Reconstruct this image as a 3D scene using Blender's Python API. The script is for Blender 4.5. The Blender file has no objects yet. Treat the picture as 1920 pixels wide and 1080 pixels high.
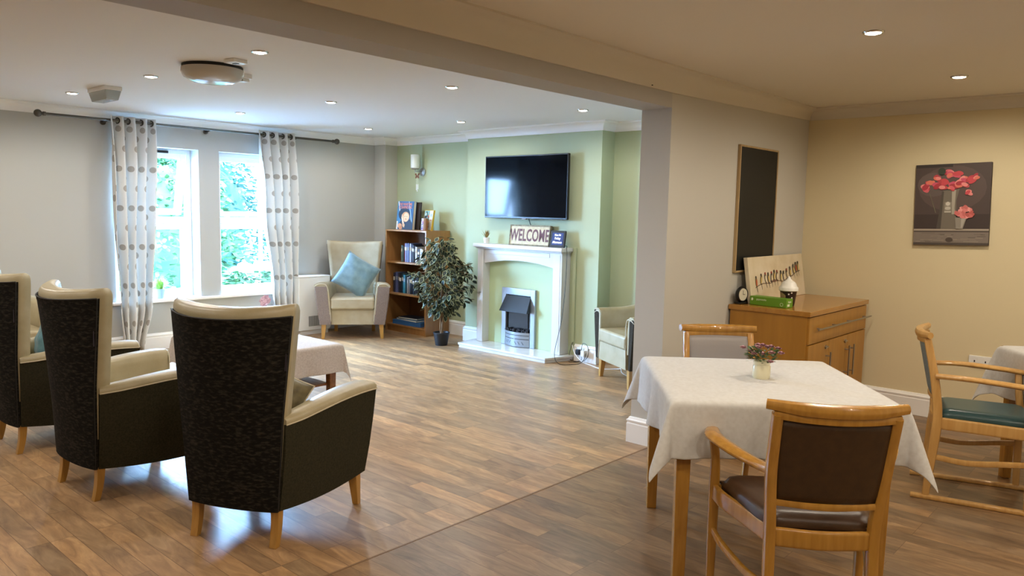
import bpy, bmesh, math, random
from mathutils import Vector, Matrix, noise
R = math.radians
random.seed(7)
sc = bpy.context.scene
col = sc.collection

# ---------------------------------------------------------------- camera
F_PX = 1439.0
EYE = 1.5
def _n(v): return v.normalized()
_Y = _n(Vector((1300, -118, F_PX)))
_X = -Vector((-1610, -178, F_PX)); _X = _n(_X - _Y * _X.dot(_Y))
_Z = _X.cross(_Y)
# rows: world axes in camera coordinates (x right, y down, z forward); camera axes in the world are the columns
right = Vector((_X[0], _Y[0], _Z[0])); down = Vector((_X[1], _Y[1], _Z[1])); fwd = Vector((_X[2], _Y[2], _Z[2]))
cd = bpy.data.cameras.new('camera'); cam = bpy.data.objects.new('camera', cd); col.objects.link(cam)
m = Matrix((( right[0], -down[0], -fwd[0], 0), (right[1], -down[1], -fwd[1], 0), (right[2], -down[2], -fwd[2], EYE), (0, 0, 0, 1)))
cam.matrix_world = m
cd.sensor_width = 36; cd.lens = 36 * F_PX / 1920; cd.clip_start = 0.05; cd.clip_end = 200
sc.camera = cam

# ---------------------------------------------------------------- world, exposure
sc.view_settings.view_transform = 'Standard'; sc.view_settings.look = 'None'
sc.view_settings.exposure = 0.0; sc.view_settings.gamma = 1.0; sc.view_settings.use_curve_mapping = False
w = bpy.data.worlds.new('sky'); sc.world = w; w.use_nodes = True
bg = w.node_tree.nodes['Background']; bg.inputs[0].default_value = (0.36, 0.60, 1.0, 1); bg.inputs[1].default_value = 255
sc.cycles.max_bounces = 10; sc.cycles.diffuse_bounces = 6; sc.cycles.glossy_bounces = 4; sc.cycles.transparent_max_bounces = 12
sc.cycles.sample_clamp_indirect = 12.0; sc.cycles.caustics_reflective = False; sc.cycles.caustics_refractive = False
sc.cycles.use_denoising = True
LOUNGE_W = 31.0      # watts of one recessed lamp, lounge
DINING_W = 38.0
LAMP_COL = (1.0, 0.95, 0.88)
DINE_COL = (1.0, 0.89, 0.73)
def portal(name, loc, sx, sy):
    ld = bpy.data.lights.new(name, 'AREA'); ld.shape = 'RECTANGLE'; ld.size = sx; ld.size_y = sy
    ld.cycles.is_portal = True
    o = bpy.data.objects.new(name, ld); col.objects.link(o); o.location = loc; o.rotation_euler = (0, R(-90), 0)
portal('window_portal', (-8.28, 3.43, 1.3), 1.6, .9); portal('window_portal', (-8.28, 4.525, 1.3), 1.6, .9)

# ---------------------------------------------------------------- materials
def s2l(c): return c / 12.92 if c <= .04045 else ((c + .055) / 1.055) ** 2.4
def hx(h, a=1.0):
    h = h.lstrip('#'); return tuple(s2l(int(h[i:i+2], 16) / 255) for i in (0, 2, 4)) + (a,)
MATS = {}
def mat(name, c, rough=.5, metal=0.0, spec=.5, c2=None, scale=20, stretch=(1, 1, 1), bump=0.0, bscale=None, detail=4, lo=.35, hi=.65, coat=0, emit=None, estr=0, sheen=0, rot=0, trans=0, sss=0):
    if name in MATS: return MATS[name]
    m = bpy.data.materials.new(name); m.use_nodes = True; nt = m.node_tree; N = nt.nodes; L = nt.links
    b = N['Principled BSDF']
    if isinstance(c, str): c = hx(c)
    b.inputs['Base Color'].default_value = c
    b.inputs['Roughness'].default_value = rough; b.inputs['Metallic'].default_value = metal
    b.inputs['Specular IOR Level'].default_value = spec; b.inputs['Coat Weight'].default_value = coat
    b.inputs['Sheen Weight'].default_value = sheen
    if trans: b.inputs['Transmission Weight'].default_value = trans
    if sss: b.inputs['Subsurface Weight'].default_value = sss; b.inputs['Subsurface Radius'].default_value = (.02, .02, .02)
    if emit:
        b.inputs['Emission Color'].default_value = hx(emit) if isinstance(emit, str) else emit; b.inputs['Emission Strength'].default_value = estr
    if c2 or bump:
        tc = N.new('ShaderNodeTexCoord'); mp = N.new('ShaderNodeMapping'); mp.inputs['Scale'].default_value = stretch
        mp.inputs['Rotation'].default_value = (0, 0, rot)
        L.new(tc.outputs['Object'], mp.inputs[0])
        nz = N.new('ShaderNodeTexNoise'); nz.inputs['Scale'].default_value = scale; nz.inputs['Detail'].default_value = detail
        L.new(mp.outputs[0], nz.inputs[0])
        if c2:
            if isinstance(c2, str): c2 = hx(c2)
            cr = N.new('ShaderNodeValToRGB'); cr.color_ramp.elements[0].position = lo; cr.color_ramp.elements[1].position = hi
            cr.color_ramp.elements[0].color = c; cr.color_ramp.elements[1].color = c2
            L.new(nz.outputs[0], cr.inputs[0]); L.new(cr.outputs[0], b.inputs['Base Color'])
        if bump:
            nb = nz
            if bscale:
                nb = N.new('ShaderNodeTexNoise'); nb.inputs['Scale'].default_value = bscale; nb.inputs['Detail'].default_value = 3; L.new(mp.outputs[0], nb.inputs[0])
            bp = N.new('ShaderNodeBump'); bp.inputs['Strength'].default_value = bump; bp.inputs['Distance'].default_value = .004
            L.new(nb.outputs[0], bp.inputs['Height']); L.new(bp.outputs[0], b.inputs['Normal'])
    MATS[name] = m; return m

M_wall = mat('wall cream', '#bfbcb3', .75, bump=.08, bscale=220)
M_wallwin = mat('window wall paint', '#b4b3ad', .75, bump=.08, bscale=220)
M_green = mat('green wall paint', '#b0b996', .7, bump=.08, bscale=200)
M_yellow = mat('warm cream wall paint', '#d9cba6', .75, bump=.1, bscale=220)
M_ceil = mat('ceiling paint', '#e6e6e6', .8)
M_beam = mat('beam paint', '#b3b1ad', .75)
M_ceild = mat('dining ceiling paint', '#e4dfd4', .8)
M_trim = mat('white gloss trim', '#f3f2ef', .3)
M_upvc = mat('white window frame plastic', '#f2f4f6', .25)
M_cream = mat('cream vinyl', '#ac9f80', .36, c2='#a09372', scale=9, bump=.12, bscale=160)
M_dark = mat('black chenille', '#12100c', .9, spec=.15, c2='#3f3a31', scale=95, stretch=(.4, .4, 1.1), bump=.6, lo=.47, hi=.88, detail=9, sheen=0)
M_side = mat('dark brown woven fabric', '#272519', .9, spec=.15, c2='#383424', scale=120, bump=.5, lo=.3, hi=.75, sheen=0)
M_mauve = mat('mauve chenille', '#85756b', .85, spec=.2, c2='#786960', scale=160, stretch=(1, 1, .4), bump=.5, sheen=.2)
M_brown = mat('dark brown tub fabric', '#3d362c', .95, spec=.08, c2='#302a22', scale=60, bump=.4)
M_piping = mat('cream piping', '#c4baa0', .45)
M_dpiping = mat('black piping', '#141210', .6)
M_beech = mat('beech wood', '#b5863e', .35, c2='#9d712f', scale=14, stretch=(4, 4, .35), bump=.05, coat=.3, lo=.3, hi=.75)
M_beechd = mat('lacquered dining chair wood', '#b28135', .25, c2='#9a6c28', scale=12, stretch=(4, 4, .4), coat=.5, lo=.3, hi=.75)
M_beechl = mat('pale dining chair wood', '#c79c5e', .3, c2='#b48647', scale=12, stretch=(4, 4, .4), coat=.35, lo=.3, hi=.75)
M_cab = mat('oak veneer', '#ad7b2c', .42, c2='#9c6b22', scale=7, stretch=(3, 3, .25), coat=.15, lo=.25, hi=.8)
M_cabtop = mat('oak veneer top', '#b27f38', .22, c2='#9c6a2a', scale=7, stretch=(5, .4, 3), coat=.3, lo=.25, hi=.8)
M_book = mat('cherry bookcase veneer', '#a0723f', .4, c2='#8a5f31', scale=8, stretch=(3, 3, .3), coat=.2, lo=.25, hi=.8)
M_bookin = mat('bookcase inner veneer', '#7c5029', .45, c2='#6b4321', scale=8, stretch=(3, 3, .3), lo=.25, hi=.8)
M_blueC = mat('blue velvet', '#7c9aa6', .7, spec=.3, c2='#688895', scale=14, bump=.25, bscale=45, sheen=.4)
M_teal = mat('teal velvet', '#5f8f9c', .7, spec=.3, c2='#3f6f7e', scale=14, bump=.25, bscale=45, sheen=.3)
M_olive = mat('olive velvet', '#6f6442', .6, c2='#544a2e', scale=24, bump=.3, sheen=.3)
M_cloth = mat('white tablecloth linen', '#c9c7c3', .85, c2='#c1beb9', scale=60, bump=.12, bscale=30, sheen=.1)
M_clothg = mat('grey linen tablecloth', '#c4bab2', .85, c2='#b5aaa1', scale=90, bump=.2, bscale=200)
M_steel = mat('brushed steel', '#a9a6a0', .3, metal=1)
M_silver = mat('silver painted metal', '#a6b0bb', .35, metal=.55)
M_pole = mat('dark brushed steel', '#5f5b55', .32, metal=1)
M_chrome = mat('chrome', '#c9c9c9', .12, metal=1)
M_black = mat('black plastic', '#0c0c0e', .35)
M_blackm = mat('matt black', '#101014', .7)
M_screen = mat('television glass', '#05080d', .08, spec=.1)
M_white = mat('white plastic', '#e6e6e2', .35)
M_whitep = mat('white painted wood', '#cfcecb', .35)
M_marble = mat('polished cream marble', '#cbc9c2', .14, c2='#d6d5d0', scale=6)
M_frost = mat('frosted glass shade', '#dfe3dc', .3, sss=.2)
M_brownv = mat('brown vinyl', '#4b3524', .33, c2='#432f1f', scale=30, bump=.12, bscale=260)
M_brownb = mat('brown back vinyl', '#402a12', .5, c2='#38240f', scale=30, bump=.12, bscale=260)
M_greyv = mat('grey vinyl', '#8b8481', .5, bump=.1, bscale=250)
M_tealv = mat('teal vinyl', '#2f4c4e', .3, bump=.12, bscale=260)
M_bluev = mat('blue grey back fabric', '#7d8a8c', .7, c2='#6f7c7e', scale=120, bump=.2)
M_slate = mat('blackboard slate', '#0b0c08', .6)
M_pine = mat('pale pine frame', '#b59c72', .5, c2='#a58a60', scale=20, stretch=(1, 1, .2))
M_paper = mat('paper', '#e8e2d2', .8)
M_pot = mat('black plastic pot', '#101318', .45)
M_soil = mat('soil', '#2c2119', .95, c2='#45352a', scale=60, bump=.6)
M_bark = mat('bark', '#8a6f50', .8, c2='#6b5238', scale=40, stretch=(1, 1, .3), bump=.5)

def floor_mat(name='wood plank vinyl', k=1.0):
    m = bpy.data.materials.new(name); m.use_nodes = True; nt = m.node_tree; N = nt.nodes; L = nt.links
    b = N['Principled BSDF']
    tc = N.new('ShaderNodeTexCoord'); mp = N.new('ShaderNodeMapping'); mp.inputs['Rotation'].default_value = (0, 0, 0)
    L.new(tc.outputs['Object'], mp.inputs[0])
    def brick(c1, c2, mort, ms):
        bk = N.new('ShaderNodeTexBrick'); bk.offset = .37; bk.offset_frequency = 3; bk.squash = 1.0
        bk.inputs['Color1'].default_value = c1; bk.inputs['Color2'].default_value = c2; bk.inputs['Mortar'].default_value = mort
        bk.inputs['Scale'].default_value = 1; bk.inputs['Mortar Size'].default_value = ms; bk.inputs['Mortar Smooth'].default_value = .3
        bk.inputs['Brick Width'].default_value = .92; bk.inputs['Row Height'].default_value = .098; bk.inputs['Bias'].default_value = 0
        L.new(mp.outputs[0], bk.inputs[0]); return bk
    bk = brick((0, 0, 0, 1), (1, 1, 1, 1), (.5, .5, .5, 1), .0)
    bm_ = brick((1, 1, 1, 1), (1, 1, 1, 1), (0, 0, 0, 1), .0016)
    # grain: noise stretched along the plank, shifted by the plank's own value
    sc2 = N.new('ShaderNodeMapping'); sc2.inputs['Scale'].default_value = (1.0, 4.2, 1)
    add = N.new('ShaderNodeVectorMath'); add.operation = 'MULTIPLY_ADD'
    L.new(bk.outputs['Color'], add.inputs[0]); add.inputs[1].default_value = (17, 9, 31); L.new(mp.outputs[0], add.inputs[2])
    L.new(add.outputs[0], sc2.inputs[0])
    g = N.new('ShaderNodeTexNoise'); g.inputs['Scale'].default_value = 3.4; g.inputs['Detail'].default_value = 7; g.inputs['Distortion'].default_value = 1.6; g.inputs['Roughness'].default_value = .62
    L.new(sc2.outputs[0], g.inputs[0])
    big = N.new('ShaderNodeTexNoise'); big.inputs['Scale'].default_value = 2.2; big.inputs['Detail'].default_value = 3; L.new(add.outputs[0], big.inputs[0])
    r1 = N.new('ShaderNodeValToRGB'); e = r1.color_ramp.elements
    e[0].position = .25; e[0].color = hx('#745b45'); e[1].position = .78; e[1].color = hx('#b39571')
    x = r1.color_ramp.elements.new(.5); x.color = hx('#947859')
    L.new(g.outputs[0], r1.inputs[0])
    r2 = N.new('ShaderNodeValToRGB'); e = r2.color_ramp.elements
    e[0].position = 0; e[0].color = (.88*k, .86*k, .85*k, 1); e[1].position = 1; e[1].color = (1.5*k, 1.38*k, 1.2*k, 1)
    x = r2.color_ramp.elements.new(.45); x.color = (1.16*k, 1.12*k, 1.06*k, 1)
    L.new(bk.outputs['Color'], r2.inputs[0])
    mx = N.new('ShaderNodeMix'); mx.data_type = 'RGBA'; mx.blend_type = 'MULTIPLY'; mx.inputs[0].default_value = 1
    L.new(r1.outputs[0], mx.inputs[6]); L.new(r2.outputs[0], mx.inputs[7])
    r3 = N.new('ShaderNodeValToRGB'); e = r3.color_ramp.elements; e[0].position = .35; e[0].color = (.86, .88, .92, 1); e[1].position = .65; e[1].color = (1.08, 1.04, 1, 1)
    L.new(big.outputs[0], r3.inputs[0])
    mx2 = N.new('ShaderNodeMix'); mx2.data_type = 'RGBA'; mx2.blend_type = 'MULTIPLY'; mx2.inputs[0].default_value = 1
    L.new(mx.outputs[2], mx2.inputs[6]); L.new(r3.outputs[0], mx2.inputs[7])
    mx3 = N.new('ShaderNodeMix'); mx3.data_type = 'RGBA'; mx3.blend_type = 'MIX'; mx3.inputs[7].default_value = hx('#5a3f2a')
    inv = N.new('ShaderNodeMath'); inv.operation = 'SUBTRACT'; inv.inputs[0].default_value = 1; L.new(bm_.outputs['Color'], inv.inputs[1])
    mu = N.new('ShaderNodeMath'); mu.operation = 'MULTIPLY'; mu.inputs[1].default_value = .75; L.new(inv.outputs[0], mu.inputs[0])
    L.new(mu.outputs[0], mx3.inputs[0]); L.new(mx2.outputs[2], mx3.inputs[6]); L.new(mx3.outputs[2], b.inputs['Base Color'])
    b.inputs['Roughness'].default_value = .36; b.inputs['Specular IOR Level'].default_value = .42
    bp = N.new('ShaderNodeBump'); bp.inputs['Strength'].default_value = .12; bp.inputs['Distance'].default_value = .002
    L.new(g.outputs[0], bp.inputs['Height']); L.new(bp.outputs[0], b.inputs['Normal'])
    return m
M_floor = floor_mat(); M_floord = floor_mat('darker wood plank vinyl', .63)

def glass_mat():
    m = bpy.data.materials.new('window glass'); m.use_nodes = True; nt = m.node_tree; N = nt.nodes; L = nt.links
    N.remove(N['Principled BSDF']); o = N['Material Output']
    t = N.new('ShaderNodeBsdfTransparent'); t.inputs[0].default_value = (.93, .97, .98, 1)
    g = N.new('ShaderNodeBsdfGlossy'); g.inputs['Roughness'].default_value = .02
    lw = N.new('ShaderNodeLayerWeight'); lw.inputs[0].default_value = .5; pw = N.new('ShaderNodeMath'); pw.operation = 'POWER'; pw.inputs[1].default_value = 5; L.new(lw.outputs['Facing'], pw.inputs[0]); fr = N.new('ShaderNodeMath'); fr.operation = 'MULTIPLY_ADD'; fr.inputs[1].default_value = .9; fr.inputs[2].default_value = .03; L.new(pw.outputs[0], fr.inputs[0])
    mx = N.new('ShaderNodeMixShader'); L.new(fr.outputs[0], mx.inputs[0]); L.new(t.outputs[0], mx.inputs[1]); L.new(g.outputs[0], mx.inputs[2]); L.new(mx.outputs[0], o.inputs[0])
    return m
M_glass = glass_mat()

def paint_mat(name='painted picture', rough=.6):
    m = bpy.data.materials.new(name); m.use_nodes = True; nt = m.node_tree
    a = nt.nodes.new('ShaderNodeAttribute'); a.attribute_name = 'Col'; nt.links.new(a.outputs['Color'], nt.nodes['Principled BSDF'].inputs['Base Color'])
    nt.nodes['Principled BSDF'].inputs['Roughness'].default_value = rough
    return m
M_paint = paint_mat()

# ---------------------------------------------------------------- geometry helpers
class MB:
    """collects shapes, then links them as one mesh object"""
    def __init__(self): self.v = []; self.f = []; self.mi = []; self.cur = 0; self.col = []; self.c = None
    def add(self, vs, fs):
        k = len(self.v); self.v += [tuple(p) for p in vs]
        for f in fs: self.f.append(tuple(i + k for i in f)); self.mi.append(self.cur); self.col.append(self.c)
        return self
    def box(self, x0, x1, y0, y1, z0, z1):
        return self.add([(x0,y0,z0),(x1,y0,z0),(x1,y1,z0),(x0,y1,z0),(x0,y0,z1),(x1,y0,z1),(x1,y1,z1),(x0,y1,z1)],
                        [(0,3,2,1),(4,5,6,7),(0,1,5,4),(1,2,6,5),(2,3,7,6),(3,0,4,7)])
    def loft(self, rings, closed=True, caps=True, loop=False):
        n = len(rings[0]); vs = [p for r in rings for p in r]; fs = []
        m = len(rings)
        for i in range(m if loop else m - 1):
            j = (i + 1) % m
            for k in range(n if closed else n - 1):
                l = (k + 1) % n
                fs.append((i*n+k, i*n+l, j*n+l, j*n+k))
        if caps and closed and not loop:
            fs.append(tuple(range(n))[::-1]); fs.append(tuple((m-1)*n + k for k in range(n)))
        return self.add(vs, fs)
    def cyl(self, a, b, r, r2=None, n=16, caps=True):
        a = Vector(a); b = Vector(b); d = (b - a).normalized(); r2 = r if r2 is None else r2
        u = d.orthogonal().normalized(); v = d.cross(u)
        f = lambda c, q: [c + u*math.cos(2*math.pi*k/n)*q + v*math.sin(2*math.pi*k/n)*q for k in range(n)]
        return self.loft([f(a, r), f(b, r2)], caps=caps)
    def lathe(self, prof, c=(0,0,0), n=24, axis='z'):
        rings = []
        for r, z in prof:
            ring = []
            for k in range(n):
                a = 2*math.pi*k/n; x, y = r*math.cos(a), r*math.sin(a)
                p = (x, y, z) if axis == 'z' else ((x, z, y) if axis == 'y' else (z, x, y))
                ring.append((c[0]+p[0], c[1]+p[1], c[2]+p[2]))
            rings.append(ring)
        return self.loft(rings)
    def sphere(self, c, r, n=14, sz=1, sx=1, sy=1):
        c = Vector(c); rings = []
        for i in range(n // 2 + 1):
            t = math.pi * i / (n // 2); t = min(max(t, .02), math.pi - .02)
            rings.append([c + Vector((sx*r*math.sin(t)*math.cos(2*math.pi*k/n), sy*r*math.sin(t)*math.sin(2*math.pi*k/n), -sz*r*math.cos(t))) for k in range(n)])
        return self.loft(rings)
    def tube(self, pts, r, n=8, smooth=True):
        pts = crom(pts, 6) if smooth and len(pts) > 2 else [Vector(p) for p in pts]
        rings = []; u = None
        for i, p in enumerate(pts):
            d = (pts[min(i+1, len(pts)-1)] - pts[max(i-1, 0)]).normalized()
            u = d.orthogonal().normalized() if u is None else (u - d*u.dot(d)).normalized()
            v = d.cross(u)
            rings.append([p + u*math.cos(2*math.pi*k/n)*r + v*math.sin(2*math.pi*k/n)*r for k in range(n)])
        return self.loft(rings)
    def sweep(self, pts, w, h, up=(0,0,1), smooth=True, r=.25, ws=None, hs=None):
        """rounded rectangle w (sideways) by h (along up) along a path"""
        pts = crom(pts, 6) if smooth and len(pts) > 2 else [Vector(p) for p in pts]
        rings = []; up = Vector(up); m = len(pts)
        for i, p in enumerate(pts):
            d = (pts[min(i+1, m-1)] - pts[max(i-1, 0)]).normalized()
            s = d.cross(up).normalized(); q = s.cross(d)
            t = i/(m-1)
            ww = w if ws is None else lerpl(ws, t); hh = h if hs is None else lerpl(hs, t)
            rings.append([p + s*a*ww + q*b*hh for a, b in rr2(r)])
        return self.loft(rings)
    def sheet(self, f, nu, nv, th=None):
        vs = [f(i/nu, j/nv) for j in range(nv+1) for i in range(nu+1)]
        fs = [(j*(nu+1)+i, j*(nu+1)+i+1, (j+1)*(nu+1)+i+1, (j+1)*(nu+1)+i) for j in range(nv) for i in range(nu)]
        return self.add(vs, fs)
    def tbox(self, p0, s0, p1, s1):
        """tapered leg from p0 (section s0) to p1 (section s1)"""
        q = lambda p, s: [(p[0]-s[0]/2, p[1]-s[1]/2, p[2]), (p[0]+s[0]/2, p[1]-s[1]/2, p[2]), (p[0]+s[0]/2, p[1]+s[1]/2, p[2]), (p[0]-s[0]/2, p[1]+s[1]/2, p[2])]
        return self.loft([q(p0, s0), q(p1, s1)])
    def prism(self, poly, d0, d1, axis='y'):
        """2D outline (a,z) extruded along y, or (a,b) along z, or (y,z) along x"""
        def P(a, b, d): return (a, d, b) if axis == 'y' else ((a, b, d) if axis == 'z' else (d, a, b))
        return self.loft([[P(a, b, d0) for a, b in poly], [P(a, b, d1) for a, b in poly]])
    def xf(self, M, start=0):
        self.v = self.v[:start] + [tuple(M @ Vector(p)) for p in self.v[start:]]; return self
    def build(self, name, mats, parent=None, bevel=0, seg=2, smooth=False, sub=0, solid=0, ang=40, **props):
        me = bpy.data.meshes.new(name); me.from_pydata(self.v, [], self.f)
        ms = mats if isinstance(mats, (list, tuple)) else [mats]
        for q in ms: me.materials.append(q)
        for p, i in zip(me.polygons, self.mi): p.material_index = min(i, len(ms)-1)
        if any(c is not None for c in self.col):
            at = me.color_attributes.new('Col', 'FLOAT_COLOR', 'CORNER')
            for p, c in zip(me.polygons, self.col):
                for li in p.loop_indices: at.data[li].color = c or (1, 1, 1, 1)
        bm = bmesh.new(); bm.from_mesh(me); bmesh.ops.recalc_face_normals(bm, faces=bm.faces)
        if smooth:
            for f in bm.faces: f.smooth = True
            if smooth != 'all':
                for e in bm.edges:
                    if len(e.link_faces) == 2 and e.calc_face_angle(0) > R(ang): e.smooth = False
        bm.to_mesh(me); bm.free()
        o = bpy.data.objects.new(name, me); col.objects.link(o)
        if parent: o.parent = parent
        if bevel:
            b = o.modifiers.new('bevel', 'BEVEL'); b.width = bevel; b.segments = seg; b.limit_method = 'ANGLE'; b.angle_limit = R(35); b.harden_normals = False
            for p in me.polygons: p.use_smooth = True
            me.set_sharp_from_angle(angle=R(35)) if False else None
            wn = o.modifiers.new('wn', 'WEIGHTED_NORMAL'); wn.keep_sharp = True
        if solid:
            s = o.modifiers.new('solid', 'SOLIDIFY'); s.thickness = solid; s.offset = 0
        if sub:
            s = o.modifiers.new('sub', 'SUBSURF'); s.levels = sub; s.render_levels = sub
            for p in me.polygons: p.use_smooth = True
        for k, val in props.items(): o[k] = val
        return o
def lerpl(L, t):
    x = t*(len(L)-1); i = min(int(x), len(L)-2); return L[i]*(1-(x-i)) + L[i+1]*(x-i)
_rrc = {}
def rr2(r=.25):
    if r in _rrc: return _rrc[r]
    o = []
    for cx, cy, a0 in ((.5-r,.5-r,0), (-.5+r,.5-r,90), (-.5+r,-.5+r,180), (.5-r,-.5+r,270)):
        for k in range(3): a = R(a0+45*k); o.append((cx+r*math.cos(a), cy+r*math.sin(a)))
    _rrc[r] = o; return o
def crom(pts, n):
    P = [Vector(p) for p in pts]; P = [P[0]*2-P[1]] + P + [P[-1]*2-P[-2]]; out = []
    for i in range(1, len(P)-2):
        for k in range(n):
            t = k/n; a, b, c, d = P[i-1:i+3]
            out.append(.5*((2*b)+(c-a)*t+(2*a-5*b+4*c-d)*t*t+(3*b-a-3*c+d)*t**3))
    out.append(P[-2]); return out
def tag(o, label, cat, group=None, kind=None):
    o['label'] = label; o['category'] = cat
    if group: o['group'] = group
    if kind: o['kind'] = kind
    return o
def thing(name, label, cat, loc=(0,0,0), rz=0, group=None, rot=None):
    o = bpy.data.objects.new(name, None); o.empty_display_size = .1; col.objects.link(o); o.location = loc; o.rotation_euler = rot or (0, 0, rz)
    return tag(o, label, cat, group)
def struct(o): o['kind'] = 'structure'; return o
def copy_thing(src, label, loc, rz, group=None, scale=None):
    def rec(o, par):
        c = o.copy(); col.objects.link(c); c.parent = par
        for ch in o.children: rec(ch, c)
        return c
    c = rec(src, None); c.location = loc; c.rotation_euler = (0, 0, rz); c['label'] = label
    if group: c['group'] = group
    if scale: c.scale = scale
    return c
def ellipse(cx, cy, rx, ry, n=14, a=0, wob=0):
    o = []
    for k in range(n):
        t = 2*math.pi*k/n; q = 1 + wob*math.sin(3*t+cx*40)*.5 + wob*math.sin(5*t+cy*70)*.5
        x, y = rx*q*math.cos(t), ry*q*math.sin(t); o.append((cx+x*math.cos(a)-y*math.sin(a), cy+x*math.sin(a)+y*math.cos(a)))
    return o
FONT = None
def text_mb(mb, s, size, place, xs=1.0, depth=.001, bold=0.0, spacing=1.0):
    """lettering as mesh; place maps (x, y, d) of the letters (x centred, y from the baseline) to a point"""
    cu = bpy.data.curves.new('lettering', 'FONT'); cu.body = s; cu.size = size; cu.align_x = 'CENTER'; cu.extrude = depth; cu.offset = bold; cu.space_character = spacing; cu.resolution_u = 3
    o = bpy.data.objects.new('lettering', cu); col.objects.link(o)
    dg = bpy.context.evaluated_depsgraph_get(); dg.update()
    me = bpy.data.meshes.new_from_object(o.evaluated_get(dg))
    mb.add([place(v.co.x*xs, v.co.y, v.co.z) for v in me.vertices], [tuple(p.vertices) for p in me.polygons])
    bpy.data.objects.remove(o); bpy.data.curves.remove(cu); bpy.data.meshes.remove(me)

# ================================================================ THE ROOM
CE = 2.38; XW = -7.95; YA = 6.38; YC = 6.17; PX0, PX1, PY = -2.71, -2.495, 4.22; XR = 3.4; YS = -2.6
def profile(mb, path, prof, dz=None, side=1):
    """moulding: profile (distance from wall, z) along a plan path, room on the right hand, mitred"""
    P = [Vector((p[0], p[1])) for p in path]; rings = []
    for i, p in enumerate(P):
        ns = []
        for a, b in ((i-1, i), (i, i+1)):
            if a >= 0 and b < len(P): d = (P[b]-P[a]).normalized(); ns.append(Vector((d.y, -d.x)))
        n = ns[0] if len(ns) == 1 else (ns[0]+ns[1]) / (1 + ns[0].dot(ns[1]))
        rings.append([(p.x + n.x*d, p.y + n.y*d, z + (dz[i] if dz else 0)) for d, z in prof])
    return mb.loft(rings)
floor = MB().box(XW-.3, -2.552, YS-.2, 6.7, -.06, 0).build('floor', M_floor, kind='structure')
MB().box(-2.552, XR+.2, YS-.2, 6.7, -.06, 0).build('floor', M_floord, kind='structure')
MB().box(XW-.3, (PX0+PX1)/2, YS-.2, 6.7, CE, CE+.1).build('ceiling', M_ceil, kind='structure')
MB().box((PX0+PX1)/2, XR+.2, YS-.2, 6.7, CE, CE+.1).build('ceiling', M_ceild, kind='structure')
# window wall with two openings
W = MB(); x0, x1 = XW-.3, XW; ZS, ZT = .50, 2.07; O1 = (3.0, 3.865); O2 = (4.095, 4.95)
W.box(x0, x1, YS-.2, O1[0], 0, CE)
W.box(x0, x1, O1[1], O2[0], ZS, ZT).box(x0, x1, O2[1], 6.7, 0, CE)
W.box(x0, x1, O1[0], O2[1], 0, ZS).box(x0, x1, O1[0], O2[1], ZT, CE)
W.build('wall_left', M_wallwin, kind='structure')
MB().box(XW, PX0+.01, YA, YA+.3, 0, CE).build('wall_back_lounge', M_green, kind='structure')
MB().box(-6.245, -4.40, YC, YA, 0, CE).build('wall_chimney', M_green, kind='structure')
MB().box(XW, -7.735, 6.185, YA, 0, CE).build('wall_corner', M_wall, kind='structure')
MB().box(PX0, PX1, PY, 6.68, 0, CE).build('wall_partition', M_wall, kind='structure')
MB().box(PX1, XR+.2, 6.41, 6.68, 0, CE).build('wall_back_dining', M_yellow, kind='structure')
MB().box(XR, XR+.2, YS-.2, 6.41, 0, CE).build('wall_right', M_yellow, kind='structure')
MB().box(XW, XR, YS-.2, YS, 0, CE).build('wall_front', M_wall, kind='structure')
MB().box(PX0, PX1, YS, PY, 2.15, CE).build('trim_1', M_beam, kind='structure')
MB().box(-2.558, -2.548, YS, PY-.02, -.001, .0015).build('trim_2', mat('floor joint strip', '#7d5f42', .5), kind='structure')
# mouldings
def cove(zb, proj=.09):
    h = CE - zb
    return [(0, zb), (.014, zb), (.016, zb+.012)] + [(.016 + (proj-.026)*(1-math.cos(R(a))), zb+.012 + (h-.028)*math.sin(R(a))) for a in (15, 35, 55, 75, 90)] + [(proj-.004, CE-.012), (proj, CE-.010), (proj, CE+.02), (0, CE+.02)]
lp = [(XW, YS), (XW, 6.185), (-7.735, 6.185), (-7.735, YA), (-6.245, YA), (-6.245, YC), (-4.40, YC), (-4.40, YA), (PX0, YA), (PX0, YS)]
c = MB(); profile(c, lp, cove(2.292)); c.build('trim_3', M_trim, smooth=True, ang=25, kind='structure')
c = MB(); dz = lambda y: 0
prof_hi = cove(2.286)
def low(zb):
    p = cove(zb); return p
rings_path = [(PX1, YS), (PX1, PY), (PX1, 6.41), (XR, 6.41), (XR, YS)]
P = [Vector(p) for p in rings_path]; rings = []
for i, (p, zb) in enumerate(zip(P, (2.236, 2.238, 2.288, 2.288, 2.288))):
    ns = []
    for a, b in ((i-1, i), (i, i+1)):
        if a >= 0 and b < len(P): d = (P[b]-P[a]).normalized(); ns.append(Vector((d.y, -d.x)))
    n = ns[0] if len(ns) == 1 else (ns[0]+ns[1]) / (1 + ns[0].dot(ns[1]))
    rings.append([(p.x+n.x*d, p.y+n.y*d, z) for d, z in cove(zb, .085)])
c.loft(rings); c.build('trim_4', mat('dining coving paint', '#d6d0c2', .6), smooth=True, ang=25, kind='structure')
skp = [(0, 0), (.02, 0), (.02, .125), (.017, .13), (.017, .137), (.021, .142), (.021, .150), (.013, .156), (.008, .168), (0, .17)]
def skirt(name, path, m=M_trim):
    s = MB(); profile(s, path, skp); s.build(name, m, smooth=True, ang=25, kind='structure')
skirt('baseboard_left', [(XW, YS), (XW, 6.185), (-7.735, 6.185), (-7.735, YA), (-6.245, YA), (-6.245, YC), (-5.97, YC)])
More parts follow.
